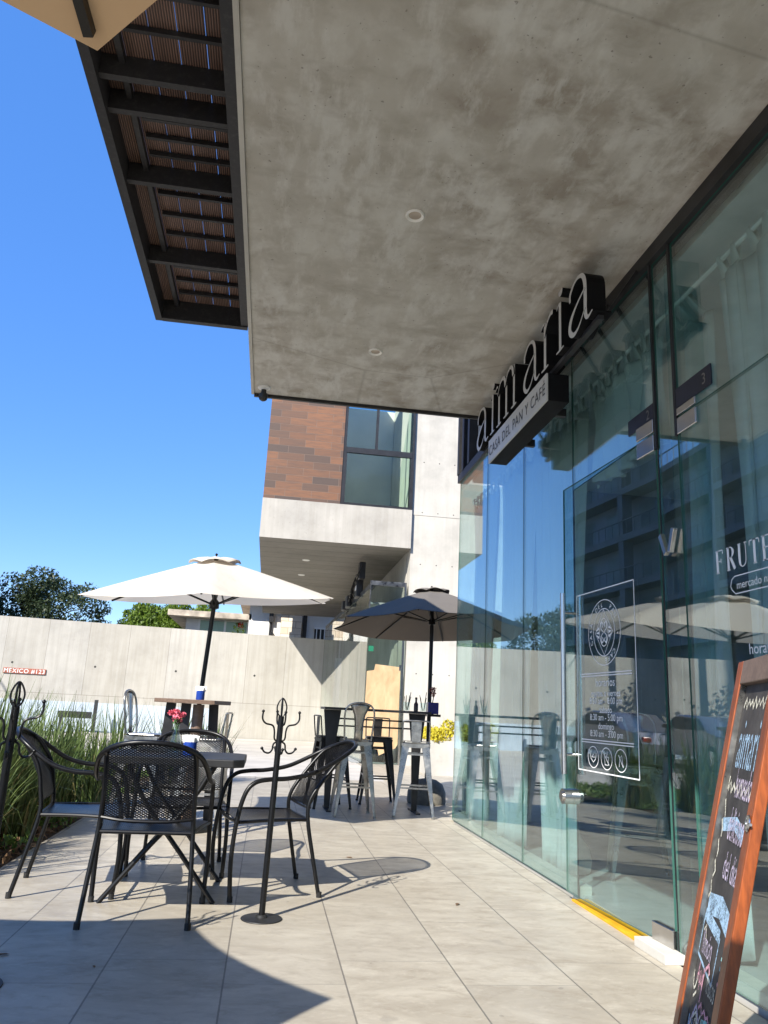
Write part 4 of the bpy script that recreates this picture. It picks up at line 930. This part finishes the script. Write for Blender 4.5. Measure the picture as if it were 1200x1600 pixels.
# ------------------------------------------------------------------ coat racks
def make_rack(label, loc, rz, lean=(0, 0)):
    t = thing('coat_rack', label, 'coat rack', loc, rz, 'black metal bag racks')
    MB().lathe([(.001, 0), (.108, 0), (.110, .003), (.108, .006), (.03, .010), (.028, .022), (.019, .024)], 40, cap=False).build('base_plate', 'graphite', t, smooth=True)
    MB().tube([(0, 0, .01), (lean[0], lean[1], 1.035)], .0165, 14).build('pole', 'black_metal', t, smooth=True)
    lx = lean[0]
    for k in range(4):
        a = R(8+90*k); ca, sa = math.cos(a), math.sin(a)
        up_ = [(.014, .90), (.03, .915), (.033, .955), (.045, .985), (.085, .995), (.105, 1.02), (.104, 1.06)]
        lo_ = [(.014, .90), (.033, .885), (.038, .855), (.055, .838), (.080, .843), (.095, .862)]
        for L in (up_, lo_):
            pts = smoothpts([(lx+r*ca, r*sa, z) for r, z in L], 4)
            h = MB().tube(pts, .005, 7)
            h.lathe([(.001, -.009), (.007, -.005), (.009, 0), (.007, .005), (.001, .009)], 8, tuple(pts[-1]), cap=False); h.build('hook', 'black_metal', t, smooth=True)
    mb = MB()
    for a in (0, R(90)):
        mb.tube(smoothpts([(lx+x*math.cos(a), x*math.sin(a), z) for x, z in ((.0, 1.03), (.020, 1.05), (.027, 1.085), (.016, 1.118), (0, 1.135), (-.016, 1.118), (-.027, 1.085), (-.020, 1.05), (0, 1.03))], 4), .0042, 7)
    mb.build('finial_loop', 'black_metal', t, smooth=True)
    return t
rk = make_rack('black metal coat rack with curled hooks standing in front of the sunlit armchair', (.067, 4.515, 0), R(4), (.02, 0))
r2 = dup(rk, 'black metal coat rack cut off by the left edge, in front of the tall grass', (-1.02, 3.48, 0), R(93)); r2.rotation_euler = (0, R(-2.2), R(93))

# ------------------------------------------------------------------ umbrellas
def make_umbrella(label, loc, rz, cloth, lining, ztip=1.92, ztop=2.36, rad=1.33, polez=0, grp='market umbrellas', base=None, sag=.05, vent=True, pole_r=.021, crank=False, NS=6, tilt=(0, 0), foot=(0, 0), rot0=0):
    t = thing('market_umbrella', label, 'umbrella', loc, rz, grp)
    nz = Vector((tilt[0], tilt[1], 1)).normalized(); tx_ = Vector((1, 0, -tilt[0])).normalized(); ty_ = nz.cross(tx_)
    TM = Matrix.Translation((0, 0, ztip)) @ Matrix((tx_, ty_, nz)).transposed().to_4x4() @ Matrix.Translation((0, 0, -ztip))
    def bd(mb, *a, **k):
        mb.v = [tuple(TM @ Vector(p)) for p in mb.v]; return mb.build(*a, **k)
    AN = 360/NS
    def canopy(off, r0, r1, za, zb, mat, nm):
        mb = MB(); nr, ns = 8, 8; k = None; rows = []
        for i in range(nr+1):
            f = i/nr; r = r0+(r1-r0)*f; row = []
            for s in range(NS):
                a0, a1 = R(rot0+AN*s), R(rot0+AN*s+AN)
                p0, p1 = Vector((math.cos(a0), math.sin(a0), 0))*r, Vector((math.cos(a1), math.sin(a1), 0))*r
                for j in range(ns):
                    u = j/ns; p = p0.lerp(p1, u); q = 4*u*(1-u)
                    p = p*(1-(.062 if NS == 6 else .03)*q*f)
                    row.append((p.x, p.y, zb+(za-zb)*f**1.06 - .032*q*f*(1-.3*f)+off))
            rows.append(mb.verts(row))
        n = NS*ns
        for a, b in zip(rows[:-1], rows[1:]):
            for j in range(n): mb.face((a+j, b+j, b+(j+1) % n, a+(j+1) % n))
        return bd(mb, nm, mat, t, smooth=True)
    c = canopy(0, .10, rad, ztip, ztop-.015, cloth, 'canopy')
    if lining: canopy(-.006, .10, rad-.008, ztip+.002, ztop-.015, lining, 'lining')
    mb = MB()
    for s in range(NS):
        a = R(rot0+AN*s); d = Vector((math.cos(a), math.sin(a), 0))
        p0 = d*.03+Vector((0, 0, ztop-.04)); p1 = d*(rad-.03)+Vector((0, 0, ztip-.002))
        bd(MB().bar(p0, p1, .014, .018), 'rib', 'black_metal', t)
        zs = ztip-.06+.0
        bd(MB().bar(d*.03+Vector((0, 0, ztop-.42)), p0.lerp(p1, .48)-Vector((0, 0, .012)), .012, .016), 'strut', 'black_metal', t)
    if vent:
        mb = MB(); n = 48; rows = []
        for f, z in ((0, .055), (.35, .05), (.7, .03), (1, 0)):
            rows.append(mb.verts([(math.cos(2*math.pi*j/n)*(.01+.235*f)*(1-.04*math.cos(6*math.pi*2*j/n/2)), math.sin(2*math.pi*j/n)*(.01+.235*f), ztop-.035+z+.028*f*abs(math.sin(3*2*math.pi*j/n))) for j in range(n)]))
        for a, b in zip(rows[:-1], rows[1:]):
            for j in range(n): mb.face((a+j, b+j, b+(j+1) % n, a+(j+1) % n))
        v = bd(mb, 'vent_cap', cloth, t, smooth=True); so = v.modifiers.new('thickness', 'SOLIDIFY'); so.thickness = .004
    mb = MB(); hub = TM @ Vector((0, 0, ztop-.42)); top_ = TM @ Vector((0, 0, ztop+.02)); mb.tube([(foot[0], foot[1], polez), tuple(hub), tuple(top_)], pole_r, 14); mb.lathe([(.001, 0), (.014, .035), (.001, .045)], 10, tuple(top_), cap=False); mb.build('pole', 'black_metal', t, smooth=True)
    bd(MB().lathe([(pole_r, ztop-.47), (.045, ztop-.46), (.045, ztop-.40), (pole_r, ztop-.37)], 16), 'runner_hub', 'black_metal', t, smooth=True)
    if crank:
        mb = MB(); mb.box((-.03, -.045, 1.06), (.05, .045, 1.22)).tube([(.05, 0, 1.15), (.10, 0, 1.15), (.115, 0, 1.08), (.15, 0, 1.08)], .008, 8); mb.build('crank', 'black_metal', t, bevel=.006)
    if base == 'dome': MB().lathe([(.001, 0), (.235, 0), (.245, .03), (.24, .14), (.20, .235), (.12, .285), (.03, .30), (.03, .36), (pole_r, .36)], 32, (*foot, 0), cap=False).build('base', 'basecon', t, smooth=True)
    if base == 'disc': MB().lathe([(.001, 0), (.26, 0), (.265, .03), (.25, .06), (.035, .08), (.035, .3), (pole_r, .3)], 32, (*foot, 0), cap=False).build('base', 'graphite', t, smooth=True)
    return t
make_umbrella('white open umbrella over the brown table, in front of the concrete wall', (-.571, 7.432, 0), 0, 'cream_cloth', None, ztip=2.037, ztop=2.412, rad=1.257, rot0=29.1, tilt=(-.054, -.092), foot=(-.085, 0), base='disc')
make_umbrella('charcoal umbrella open over the tall black bar table', (2.085, 10.109, 0), 0, 'grey_cloth', 'taupe_cloth', ztip=2.21, ztop=2.70, rad=1.354, rot0=-18.7, NS=8, tilt=(-.031, .055), base='dome', crank=True, pole_r=.026)
make_umbrella('tan umbrella overhead, only one corner showing at the upper left', (-.505, -.351, 0), R(82), 'tan_cloth', None, ztip=1.99, ztop=2.43, base='disc')
make_umbrella('cream umbrella standing out of frame on the left, shading the front floor tiles', (-2.51, 1.40, 0), R(0), 'cream_cloth', None, ztip=1.91, ztop=2.35, base='disc')

# brown umbrella table
bt = thing('umbrella_table', 'tall brown wooden table around the pole of the white umbrella', 'table', (-.66, 7.36, 0))
mb = MB(); poly = [(.34*math.cos(R(60*i+8)), .34*math.sin(R(60*i+8))) for i in range(6)]; mb.prism(poly, (0, 0, 1.075), (1, 0, 0), (0, 1, 0), (0, 0, .035)); mb.build('tabletop', 'table_wood', bt, bevel=.004)
MB().lathe([(.05, .08), (.05, 1.07)], 20, (.06, -.06, 0)).build('post', 'table_wood', bt, smooth=True)
for x, y in ((-.22, .1), (.20, .14), (-.06, -.02)): MB().bar((x*1.15, y*1.15, 0), (x*.9, y*.9, 1.074), .085, .045).build('leg', 'black_frame', bt)
MB().box((-.2, .10, .80), (.19, .13, .84)).build('rail', 'black_frame', bt)
tin('cobalt blue tin standing on the tall brown umbrella table', (-.585, 7.16, 1.11), .037, .075)

# ------------------------------------------------------------------ tolix-like metal bar stools
def make_stool(label, loc, rz, mat, back, grp):
    t = thing('bar_stool', label, 'stool', loc, rz, grp)
    SZ = .785; hs, hf = .15, .225
    mb = MB(); mb.prism(octa(hs+.012, hs+.012, .045), (0, 0, SZ-.018), (1, 0, 0), (0, 1, 0), (0, 0, .018)); mb.build('seat', mat, t, bevel=.006)
    mb = MB()
    for s in (0, 1, 2, 3):
        a = R(90*s); c, sn = math.cos(a), math.sin(a); u = Vector((c, sn, 0)); v = Vector((-sn, c, 0))
        mb.prism([(-.152, 0), (-.10, -.02), (.10, -.02), (.152, 0), (.152, .022), (-.152, .022)], v*(hs+.004)*1+Vector((0, 0, SZ-.045)), u, (0, 0, 1), v*.006)
    mb.build('apron', mat, t)
    for sx in (-1, 1):
        for sy in (-1, 1):
            mb = MB(); top = Vector((sx*(hs), sy*(hs), SZ-.02)); bot = Vector((sx*hf, sy*hf, 0))
            n = 10
            for wing in (Vector((-sx, 0, 0)), Vector((0, -sy, 0))):
                oth = Vector((0, -sy, 0)) if wing.x else Vector((-sx, 0, 0))
                pts = []
                for i in range(n+1):
                    f = i/n; p = top.lerp(bot, f); w = .062*(1-f)**1.1+.024
                    pts += [p, p+wing*w, p+wing*w+oth*.006, p+oth*.006]
                k = mb.verts(pts)
                for i in range(n):
                    for a in range(4): b = (a+1) % 4; mb.face((k+i*4+a, k+i*4+b, k+i*4+4+b, k+i*4+4+a))
                mb.face((k, k+1, k+2, k+3)); mb.face((k+n*4+3, k+n*4+2, k+n*4+1, k+n*4))
            mb.lathe([(.001, 0), (.018, 0), (.018, .02), (.001, .022)], 8, (bot.x-sx*.012, bot.y-sy*.012, 0)); mb.build('leg', mat, t)
    def at(z): return hs+(hf-hs)*(1-z/(SZ-.02))
    for z, ax in ((.30, 0), (.335, 1), (.65, 0), (.63, 1)):
        r = at(z)-.008
        for sg in (-1, 1): (MB().bar((-r, sg*r, z), (r, sg*r, z), .006, .018) if ax == 0 else MB().bar((sg*r, -r, z), (sg*r, r, z), .006, .018)).build('foot_rail', mat, t)
    if back == 'tall':
        P = [(.145, -.15, SZ-.01), (.155, -.165, .90), (.162, -.185, 1.02), (.150, -.20, 1.10), (.10, -.21, 1.15), (0, -.215, 1.168)]
        MB().tube(smoothpts(P+[(-x, y, z) for x, y, z in reversed(P[:-1])], 6), .010, 9).build('back_hoop', mat, t, smooth=True)
        mb = MB(); k = []
        for z, w, y in ((SZ-.02, .045, -.158), (.86, .045, -.165), (.96, .050, -.18), (1.04, .062, -.193), (1.10, .090, -.203), (1.135, .108, -.21), (1.158, .06, -.214)):
            k.append(mb.verts([(w*u, y-.014*(1-u*u), z) for u in (-1, -.6, -.2, .2, .6, 1)]))
        for a, b in zip(k[:-1], k[1:]):
            for i in range(5): mb.face((a+i, a+i+1, b+i+1, b+i))
        o = mb.build('back_splat', mat, t, smooth=True); so = o.modifiers.new('thickness', 'SOLIDIFY'); so.thickness = .003
    if back == 'low':
        P = [(.148, -.15, SZ-.01), (.15, -.168, .90), (.148, -.178, .985), (.135, -.182, 1.005), (0, -.184, 1.01)]
        MB().tube(smoothpts(P+[(-x, y, z) for x, y, z in reversed(P[:-1])], 5), .008, 8).build('back_hoop', mat, t, smooth=True)
        mb = MB(); mb.prism([(-.05, SZ), (.05, SZ), (.058, 1.0), (-.058, 1.0)], (0, -.165, 0), (1, 0, 0), (0, 0, 1), (0, -.004, 0)); mb.build('back_splat', mat, t)
    return t
GS = 'metal bar stools at the tall tables'
s1 = make_stool('silver metal bar stool with a tall curved back, nearest at the bar table', (1.00, 8.78, 0), R(2), 'gun', 'tall', GS)
s2 = make_stool('silver metal bar stool with a low back, right of the tall backed silver one', (1.69, 8.88, 0), R(-10), 'gun', 'low', GS)
s3 = make_stool('black metal bar stool at the left end of the bar table', (.78, 9.42, 0), R(-78), 'gunblack', 'low', GS)
dup(s3, 'black metal bar stool behind the bar table, in front of the papered door', (1.42, 9.95, 0), R(178))
dup(s1, 'silver bar stool with curved back left of the brown umbrella table', (-1.08, 7.72, 0), R(-100))
dup(s2, 'silver bar stool with a low back right of the brown umbrella table', (-.50, 7.28, 0), R(82))
dup(s1, 'silver bar stool standing inside the café, seen through the glass door', (2.78, 5.72, .018), R(160))
dup(s3, 'dark bar stool standing deeper inside the café behind the glass door', (4.3, 5.0, .018), R(70))
btb = thing('bar_table', 'tall narrow black bar table under the charcoal umbrella', 'table', (1.26, 9.20, 0), R(1))
mb = MB(); mb.box((-.62, -.30, 1.085), (.60, .28, 1.112)); mb.build('tabletop', 'black_frame', btb, bevel=.003)
for x in (-.5, .5):
    MB().prism([(-.10, 1.084), (.10, 1.084), (.055, .70), (.03, 0), (-.03, 0), (-.055, .70)], (x, .0, 0), (1, 0, 0), (0, 0, 1), (0, .02, 0)).build('leg', 'black_frame', btb)
    MB().bar((x, -.24, .0), (x, .24, .0), .05, .03).build('foot', 'black_frame', btb)
for z in (.98, .90): MB().box((-.46, .021, z), (.46, .045, z+.018)).build('rail', 'black_frame', btb)
# things on the bar table
def tumbler(label, loc, k):
    g = thing('straw_glass', label, 'glass', loc, 0, 'glasses of straws on the bar table')
    MB().lathe([(.032, 0), (.040, .10), (.038, .10), (.031, .006), (.001, .006)], 18, cap=False).build('tumbler', 'clear', g, smooth=True)
    mb = MB()
    for i in range(k): a = rnd.uniform(0, 6.28); mb.tube([(.01*math.cos(a), .01*math.sin(a), .01), (.045*math.cos(a), .045*math.sin(a), .15+rnd.uniform(0, .07))], .004, 6)
    mb.build('straw', 'graphite', g)
tumbler('glass of straws on the bar table, left of the sauce bottle', (1.60, 9.05, 1.112), 5)
tumbler('glass of straws on the bar table, right of the sauce bottle', (1.80, 9.08, 1.112), 4)
bo = thing('sauce_bottle', 'small dark sauce bottle on the bar table between two straw glasses', 'bottle', (1.705, 9.03, 1.112))
MB().lathe([(.022, 0), (.026, .004), (.026, .08), (.012, .105), (.012, .13), (.001, .13)], 16, cap=False).build('bottle', 'sauce', bo, smooth=True); MB().lathe([(.014, .131), (.014, .155), (.001, .157)], 12).build('cap', 'black_metal', bo)
po = thing('potted_plant', 'small reddish plant in a square cobalt blue pot beside the umbrella pole', 'plant', (1.98, 9.42, 1.09))
mb = MB(); mb.box((-.065, -.065, 0), (.065, .065, .135)); mb.build('pot', 'navy_pot', po, bevel=.008)
mb = MB(); mb.tube(smoothpts([(0, 0, .13), (.01, 0, .22), (-.01, 0, .30)], 4), .006, 6); mb.build('stem', 'bark', po)
P = np.concatenate([ball(26, (rnd.gauss(0, .025), rnd.gauss(0, .02), .20+.1*rnd.random()), (.025, .025, .025)) for _ in range(7)]); leafcloud(P, .025).build('leaves', 'terracotta', po)
pot_shelf = thing('pot_bracket', 'black bracket on the umbrella pole carrying the blue pot', 'bracket', (2.0, 9.42, 1.06))
MB().box((-.09, -.07, 0), (.07, .07, .028)).box((.0, .07, 0), (.03, .70, .02)).build('bracket_plate', 'black_metal', pot_shelf)
# bag on café floor
pb = thing('paper_bag', 'crumpled white paper bag on the café floor behind the glass door', 'bag', (2.36, 5.86, .018), R(20))
mb = MB(); n = 12; rows = []
for z, rx, ry in ((0, .10, .07), (.08, .115, .08), (.17, .09, .05), (.24, .03, .018), (.30, .012, .008)): rows.append(mb.verts([(rx*math.cos(j*6.283/n)*(1+.15*rnd.random()), ry*math.sin(j*6.283/n)*(1+.15*rnd.random()), z) for j in range(n)]))
for a, b in zip(rows[:-1], rows[1:]):
    for j in range(n): mb.face((a+j, a+(j+1) % n, b+(j+1) % n, b+j))
mb.build('bag_body', 'paper', pb)
# interior counter and pendant lamp
ct = thing('café_counter'.replace('é', 'e'), 'dark wooden counter deep inside the café', 'counter', (6.2, 4.5, .018))
mb = MB(); mb.box((-.35, -3, 0), (.35, 3, 1.0)); mb.build('cabinet', 'dark_in', ct); mb = MB(); mb.box((-.42, -3.05, 1.0), (.42, 3.05, 1.05)); mb.build('countertop', 'table_wood', ct)

# ------------------------------------------------------------------ chalkboard
s_ = R(20); ub_ = Vector((math.sin(s_), math.cos(s_), 0)); F0 = Vector((1.24, 2.49, 0)); T0 = Vector((1.525, 2.387, 1.305))
cb = thing('chalkboard_sign', 'wooden A frame chalkboard with coloured chalk writing at the right edge', 'sign', tuple(F0))
e1 = -ub_; e2 = (T0-F0).normalized(); LB = (T0-F0).length; n_ = e2.cross(e1).normalized()
if n_.x > 0: n_ = -n_
WB = .49; TH = .030; SW = .062
def bb(a0, a1, b0, b1, d0, d1): # box in board coords (a along width from far stile, b up, d outwards)
    return MB().obox(F0+e1*a0+e2*b0+n_*d0, e1*(a1-a0), e2*(b1-b0), n_*(d1-d0))
bb(0, SW, 0, LB, -TH, 0).build('stile', 'frame_wood', cb, world=True, bevel=.003)
bb(WB-SW, WB, 0, LB, -TH, 0).build('stile', 'frame_wood', cb, world=True, bevel=.003)
bb(SW, WB-SW, LB-.075, LB, -TH, -.001).build('top_rail', 'table_wood', cb, world=True, bevel=.003)
bb(SW, WB-SW, .14, .21, -TH, -.001).build('bottom_rail', 'frame_wood', cb, world=True, bevel=.003)
bb(SW-.003, WB-SW+.003, .21, LB-.075, -.027, -.021).build('board_panel', 'chalkboard', cb, world=True)
bb(SW, SW+.009, .21, LB-.075, -.0205, -.004).build('edge_strip', 'gun', cb, world=True)
# rear leg frame
e2b = (Vector((T0.x+.02, T0.y-.008, T0.z-.03))-(F0+Vector((.60, -.22, 0)))).normalized(); Fb = F0+Vector((.60, -.22, 0))
for a in (0.0, WB-SW): MB().obox(Fb+e1*a, e1*SW, e2b*(LB+.0), Vector((e2b.z, 0, -e2b.x)).normalized()*.035).build('rear_leg', 'frame_wood', cb, world=True)
MB().obox(Fb+e1*SW+e2b*.25, e1*(WB-2*SW), e2b*.07, Vector((e2b.z, 0, -e2b.x)).normalized()*.03).build('rear_rail', 'frame_wood', cb, world=True)
ring = MB(); cpos = F0+e1*(WB-.022)+e2*(LB*.655); Mr = Matrix((e1, e2, n_)).transposed().to_4x4(); Mr.translation = cpos
ring.lathe([(.006, .001), (.020, .001), (.022, .003), (.020, .006), (.008, .007), (.006, .003)], 20, M4=Mr, cap=False); ring.tube([cpos+e1*.02+n_*.004, cpos+e1*.034+n_*.004], .004, 6)
ring.build('latch', 'steel', cb, world=True, smooth=True)
# chalk writing
DCH = -.0202
CO = F0+e1*SW+n_*DCH; KX = .366/.496; CN = [0]
def chalkpart(mat, fn): fn(mat)
def _lift(): CN[0] += 1; return CO+n_*(.00012*CN[0])
def ctext(mat, tx, size, a, b, sx=1.0, shear=0):
    mb = MB(); add_text(mb, tx, size, _lift()+e1*a*KX+e2*b, e1, e2, 'CENTER', sx*KX, shear); mb.build('chalk_word', mat, cb, world=True)
def cst(mat, pts, w):
    mb = MB(); add_stroke(mb, [(a*KX, b) for a, b in pts], w, _lift(), e1, e2); mb.build('chalk_mark', mat, cb, world=True)
CW = .496; cx = CW/2
def wav(a0, a1, b, amp, n=14): return [(a0+(a1-a0)*i/n, b+amp*(((i % 2)*2-1)+.4*math.sin(i*2))) for i in range(n+1)]
def f_blue(mb):
    ctext(mb, 'aimaria', .225, cx, LB-.33, .58)
    for b, h in ((.835, .04), (.605, .06)): cst(mb, [(.03, b), (cx, b+.02), (CW-.02, b-.02)], h)
    cst(mb, [(.02, .575), (.30, .555)], .035); cst(mb, [(.02, .575), (.015, .46), (.30, .43), (.31, .555)], .010)
    for i in range(6): cst(mb, [(.05+.06*i, .30), (.06+.05*i, .24), (.04+.07*i, .22)], .008)
chalkpart('chalk_blue', f_blue)
def f_cream(mb):
    cst(mb, wav(.05, CW-.08, LB-.135, .012), .012); cst(mb, wav(.03, CW-.06, LB-.39, .012), .014)
    cst(mb, [(.03, LB-.36), (.02, LB-.40)], .012)
    ctext(mb, 'frutos', .085, cx+.06, .40, .7)
    cst(mb, [(.05+.035*math.cos(t), .42+.05*math.sin(t)) for t in np.linspace(3.3, 6.1, 8)], .008)
    cst(mb, [(.06, .35), (.10, .37)], .008); cst(mb, [(.05, .53), (.08, .55), (.12, .50)], .008)
    for i in range(5): cst(mb, [(.02+.012*i, .62+.06*i), (.05+.01*(i % 2), .64+.06*i), (.025, .67+.06*i)], .010)
    ctext(mb, 'café', .10, cx-.04, .27, .8)
    cst(mb, [(.09, .24), (.10, .30), (.16, .33), (.22, .30), (.24, .24)], .009)
chalkpart('chalk_cream', f_cream)
def f_lilac(mb):
    ctext(mb, 'delicioso', .135, cx+.03, LB-.535, .52); ctext(mb, 'horneado', .125, cx+.035, .925, .52)
    ctext(mb, 'del día', .11, cx+.05, .70, .75); ctext(mb, 'limón', .095, .16, .475, .8)
    cst(mb, [(.07, .21), (.09, .29), (.15, .345), (.22, .32), (.26, .25)], .010); cst(mb, wav(.06, .26, .215, .012, 8), .008)
chalkpart('chalk_lilac', f_lilac)
def f_pink(mb):
    ctext(mb, 'Aquí', .075, .13, .40, .7); cst(mb, [(.20, .45), (.24, .47), (.27, .45)], .012); cst(mb, [(.19, .35)]+wav(.19, .38, .355, .008, 6), .010); cst(mb, [(.19, .45), (.185, .36)], .010)
    cst(mb, [(.40, .46), (.415, .445), (.43, .46)], .009)
chalkpart('chalk_pink', f_pink)
def f_mint(mb):
    for i in range(4): cst(mb, [(.40+.02*(i % 2), .52-.012*i), (.44, .515-.012*i)], .010)
    cst(mb, [(.27, .33), (.30, .27), (.36, .32), (.40, .27), (.44, .33), (.35, .345), (.27, .33)], .014); cst(mb, [(.36, .27), (.38, .23)], .012)
chalkpart('chalk_mint', f_mint)

# ------------------------------------------------------------------ planting
def grass(label, loc, n, h, spread, splay, mat='grass', seed=1, dry=.12, w=.020):
    r = random.Random(seed); t = thing('ornamental_grass', label, 'grass clump', loc, 0, 'clumps of ornamental grass along the terrace')
    for mt, frac, nm in ((mat, 1-dry, 'blades'), ('grass_dry', dry, 'dry_blades')):
        mb = MB()
        for _ in range(int(n*frac)):
            a = r.uniform(0, 6.283); rr = spread*math.sqrt(r.random()); bx, by = rr*math.cos(a), rr*math.sin(a)
            a2 = a+r.gauss(0, .7); L = h*1.28*r.uniform(.45, 1.05)*(.6 if nm == 'dry_blades' else 1); out = splay*r.random()**1.4*L; dx, dy = math.cos(a2), math.sin(a2); px, py = -dy, dx
            droop = r.random()**2*.35*L if r.random() < .7 else r.uniform(.35, .8)*L; ww = w*r.uniform(.6, 1.3); k = len(mb.v); ns = 5
            for i in range(ns+1):
                f = i/ns; x = bx+dx*out*f**1.7; y = by+dy*out*f**1.7; z = L*f*(1-.12*f)-droop*f**3
                c = ww*(1-f**1.6)*.5+.0006; mb.v += [(x-px*c, y-py*c, z), (x+dx*.002, y+dy*.002, z+.001) if False else (x+px*c, y+py*c, z)]
            for i in range(ns): mb.face((k+2*i, k+2*i+1, k+2*i+3, k+2*i+2))
        mb.build(nm, mt, t)
    return t
clumps = [((-2.1, 6.5), 520, 1.15, .22, .38, 'tallest dark grass clump at the left edge beside the second coat rack'), ((-2.45, 6.6), 380, 1.10, .25, .45, 'grass clump just behind the tallest dark clump'),
          ((-1.95, 6.75), 360, .85, .22, .55, 'green grass clump behind the left armchair'), ((-2.0, 7.7), 460, 1.0, .28, .5, 'broad green and straw grass clump in the middle of the bed'),
          ((-1.82, 8.7), 420, .98, .26, .5, 'grass clump behind the front chair, near the white umbrella'), ((-2.6, 8.2), 380, 1.05, .3, .45, 'grass clump at the back of the bed, before the painted plinth'),
          ((-1.75, 10.2), 420, 1.02, .28, .5, 'grass clump left of the brown umbrella table'), ((-1.2, 11.4), 420, 1.0, .3, .5, 'grass clump right behind the brown umbrella table'), ((-2.5, 10.3), 380, 1.0, .3, .5, 'far left grass clump near the yard wall'), ((-.75, 11.9), 300, .9, .25, .5, 'small grass clump seen between the brown table and its stool'),
          ((-2.2, 5.0), 380, 1.1, .25, .4, 'dark grass clump at the very left edge of the picture'), ((-1.95, 5.9), 380, .75, .2, .6, 'short straw coloured grass clump at the terrace edge behind the left armchair'), ((-2.15, 7.2), 420, 1.05, .25, .5, 'dense green grass clump between the left armchair and the concrete wall')]
for i, (p, n, h, sp, spl, lb) in enumerate(clumps): grass(lb, (*p, 0), n, h, sp, spl, seed=i+3, dry=.10 if i < 2 else .22)
P = np.stack([nrng.uniform(-2.9, -1.58, 5200), nrng.uniform(5.0, 13, 5200), np.zeros(5200)], 1)
P = np.array([p for p in P if noise.noise(Vector((p[0]*1.6, p[1]*1.6, 1))) > .02 or p[1] > 7.3])
P[:, 2] = .015+.075*nrng.random(len(P))
tag(leafcloud(P, .055, aspect=.55, up=.9).build('ground_cover', 'cover'), kind='stuff')
P = np.stack([nrng.uniform(-3.2, -1.6, 2600), nrng.uniform(4.6, 9, 2600), .012+.03*nrng.random(2600)], 1)
tag(leafcloud(P, .07, aspect=.35).build('leaf_litter', 'litter'), kind='stuff')
struct('planting_bed', bumpy(-1.6, -.55, 10.6, 12.9, 10, 20, .015, .02), 'soil')

for i, (x, y, a, lb) in enumerate(((-1.03, 3.86, .4, 'small dry leaf lying on the tiles at the left edge'), (-.62, 3.72, 2.0, 'tiny dark leaf on the shaded tiles in front of the armchair'), (1.22, 4.9, 1.1, 'small dry leaf on the sunlit tiles near the shopfront'), (.72, 6.3, 2.7, 'dry leaf on the tiles between the coat rack and the bar stools'))):
    L_ = MB(); k = L_.verts([(-.03, 0, .002), (-.01, .012, .008), (.02, .010, .006), (.036, 0, .003), (.02, -.010, .007), (-.01, -.012, .009), (0, 0, .003)])
    for q in range(6): L_.face((k+q, k+(q+1) % 6, k+6))
    o = L_.build('fallen_leaf', 'litter'); o.location = (x, y, .001); o.rotation_euler = (0, 0, a); sc = .45 if i == 1 else .9; o.scale = (sc, sc, sc)
    tag(o, lb, 'leaf', 'fallen leaves on the terrace')
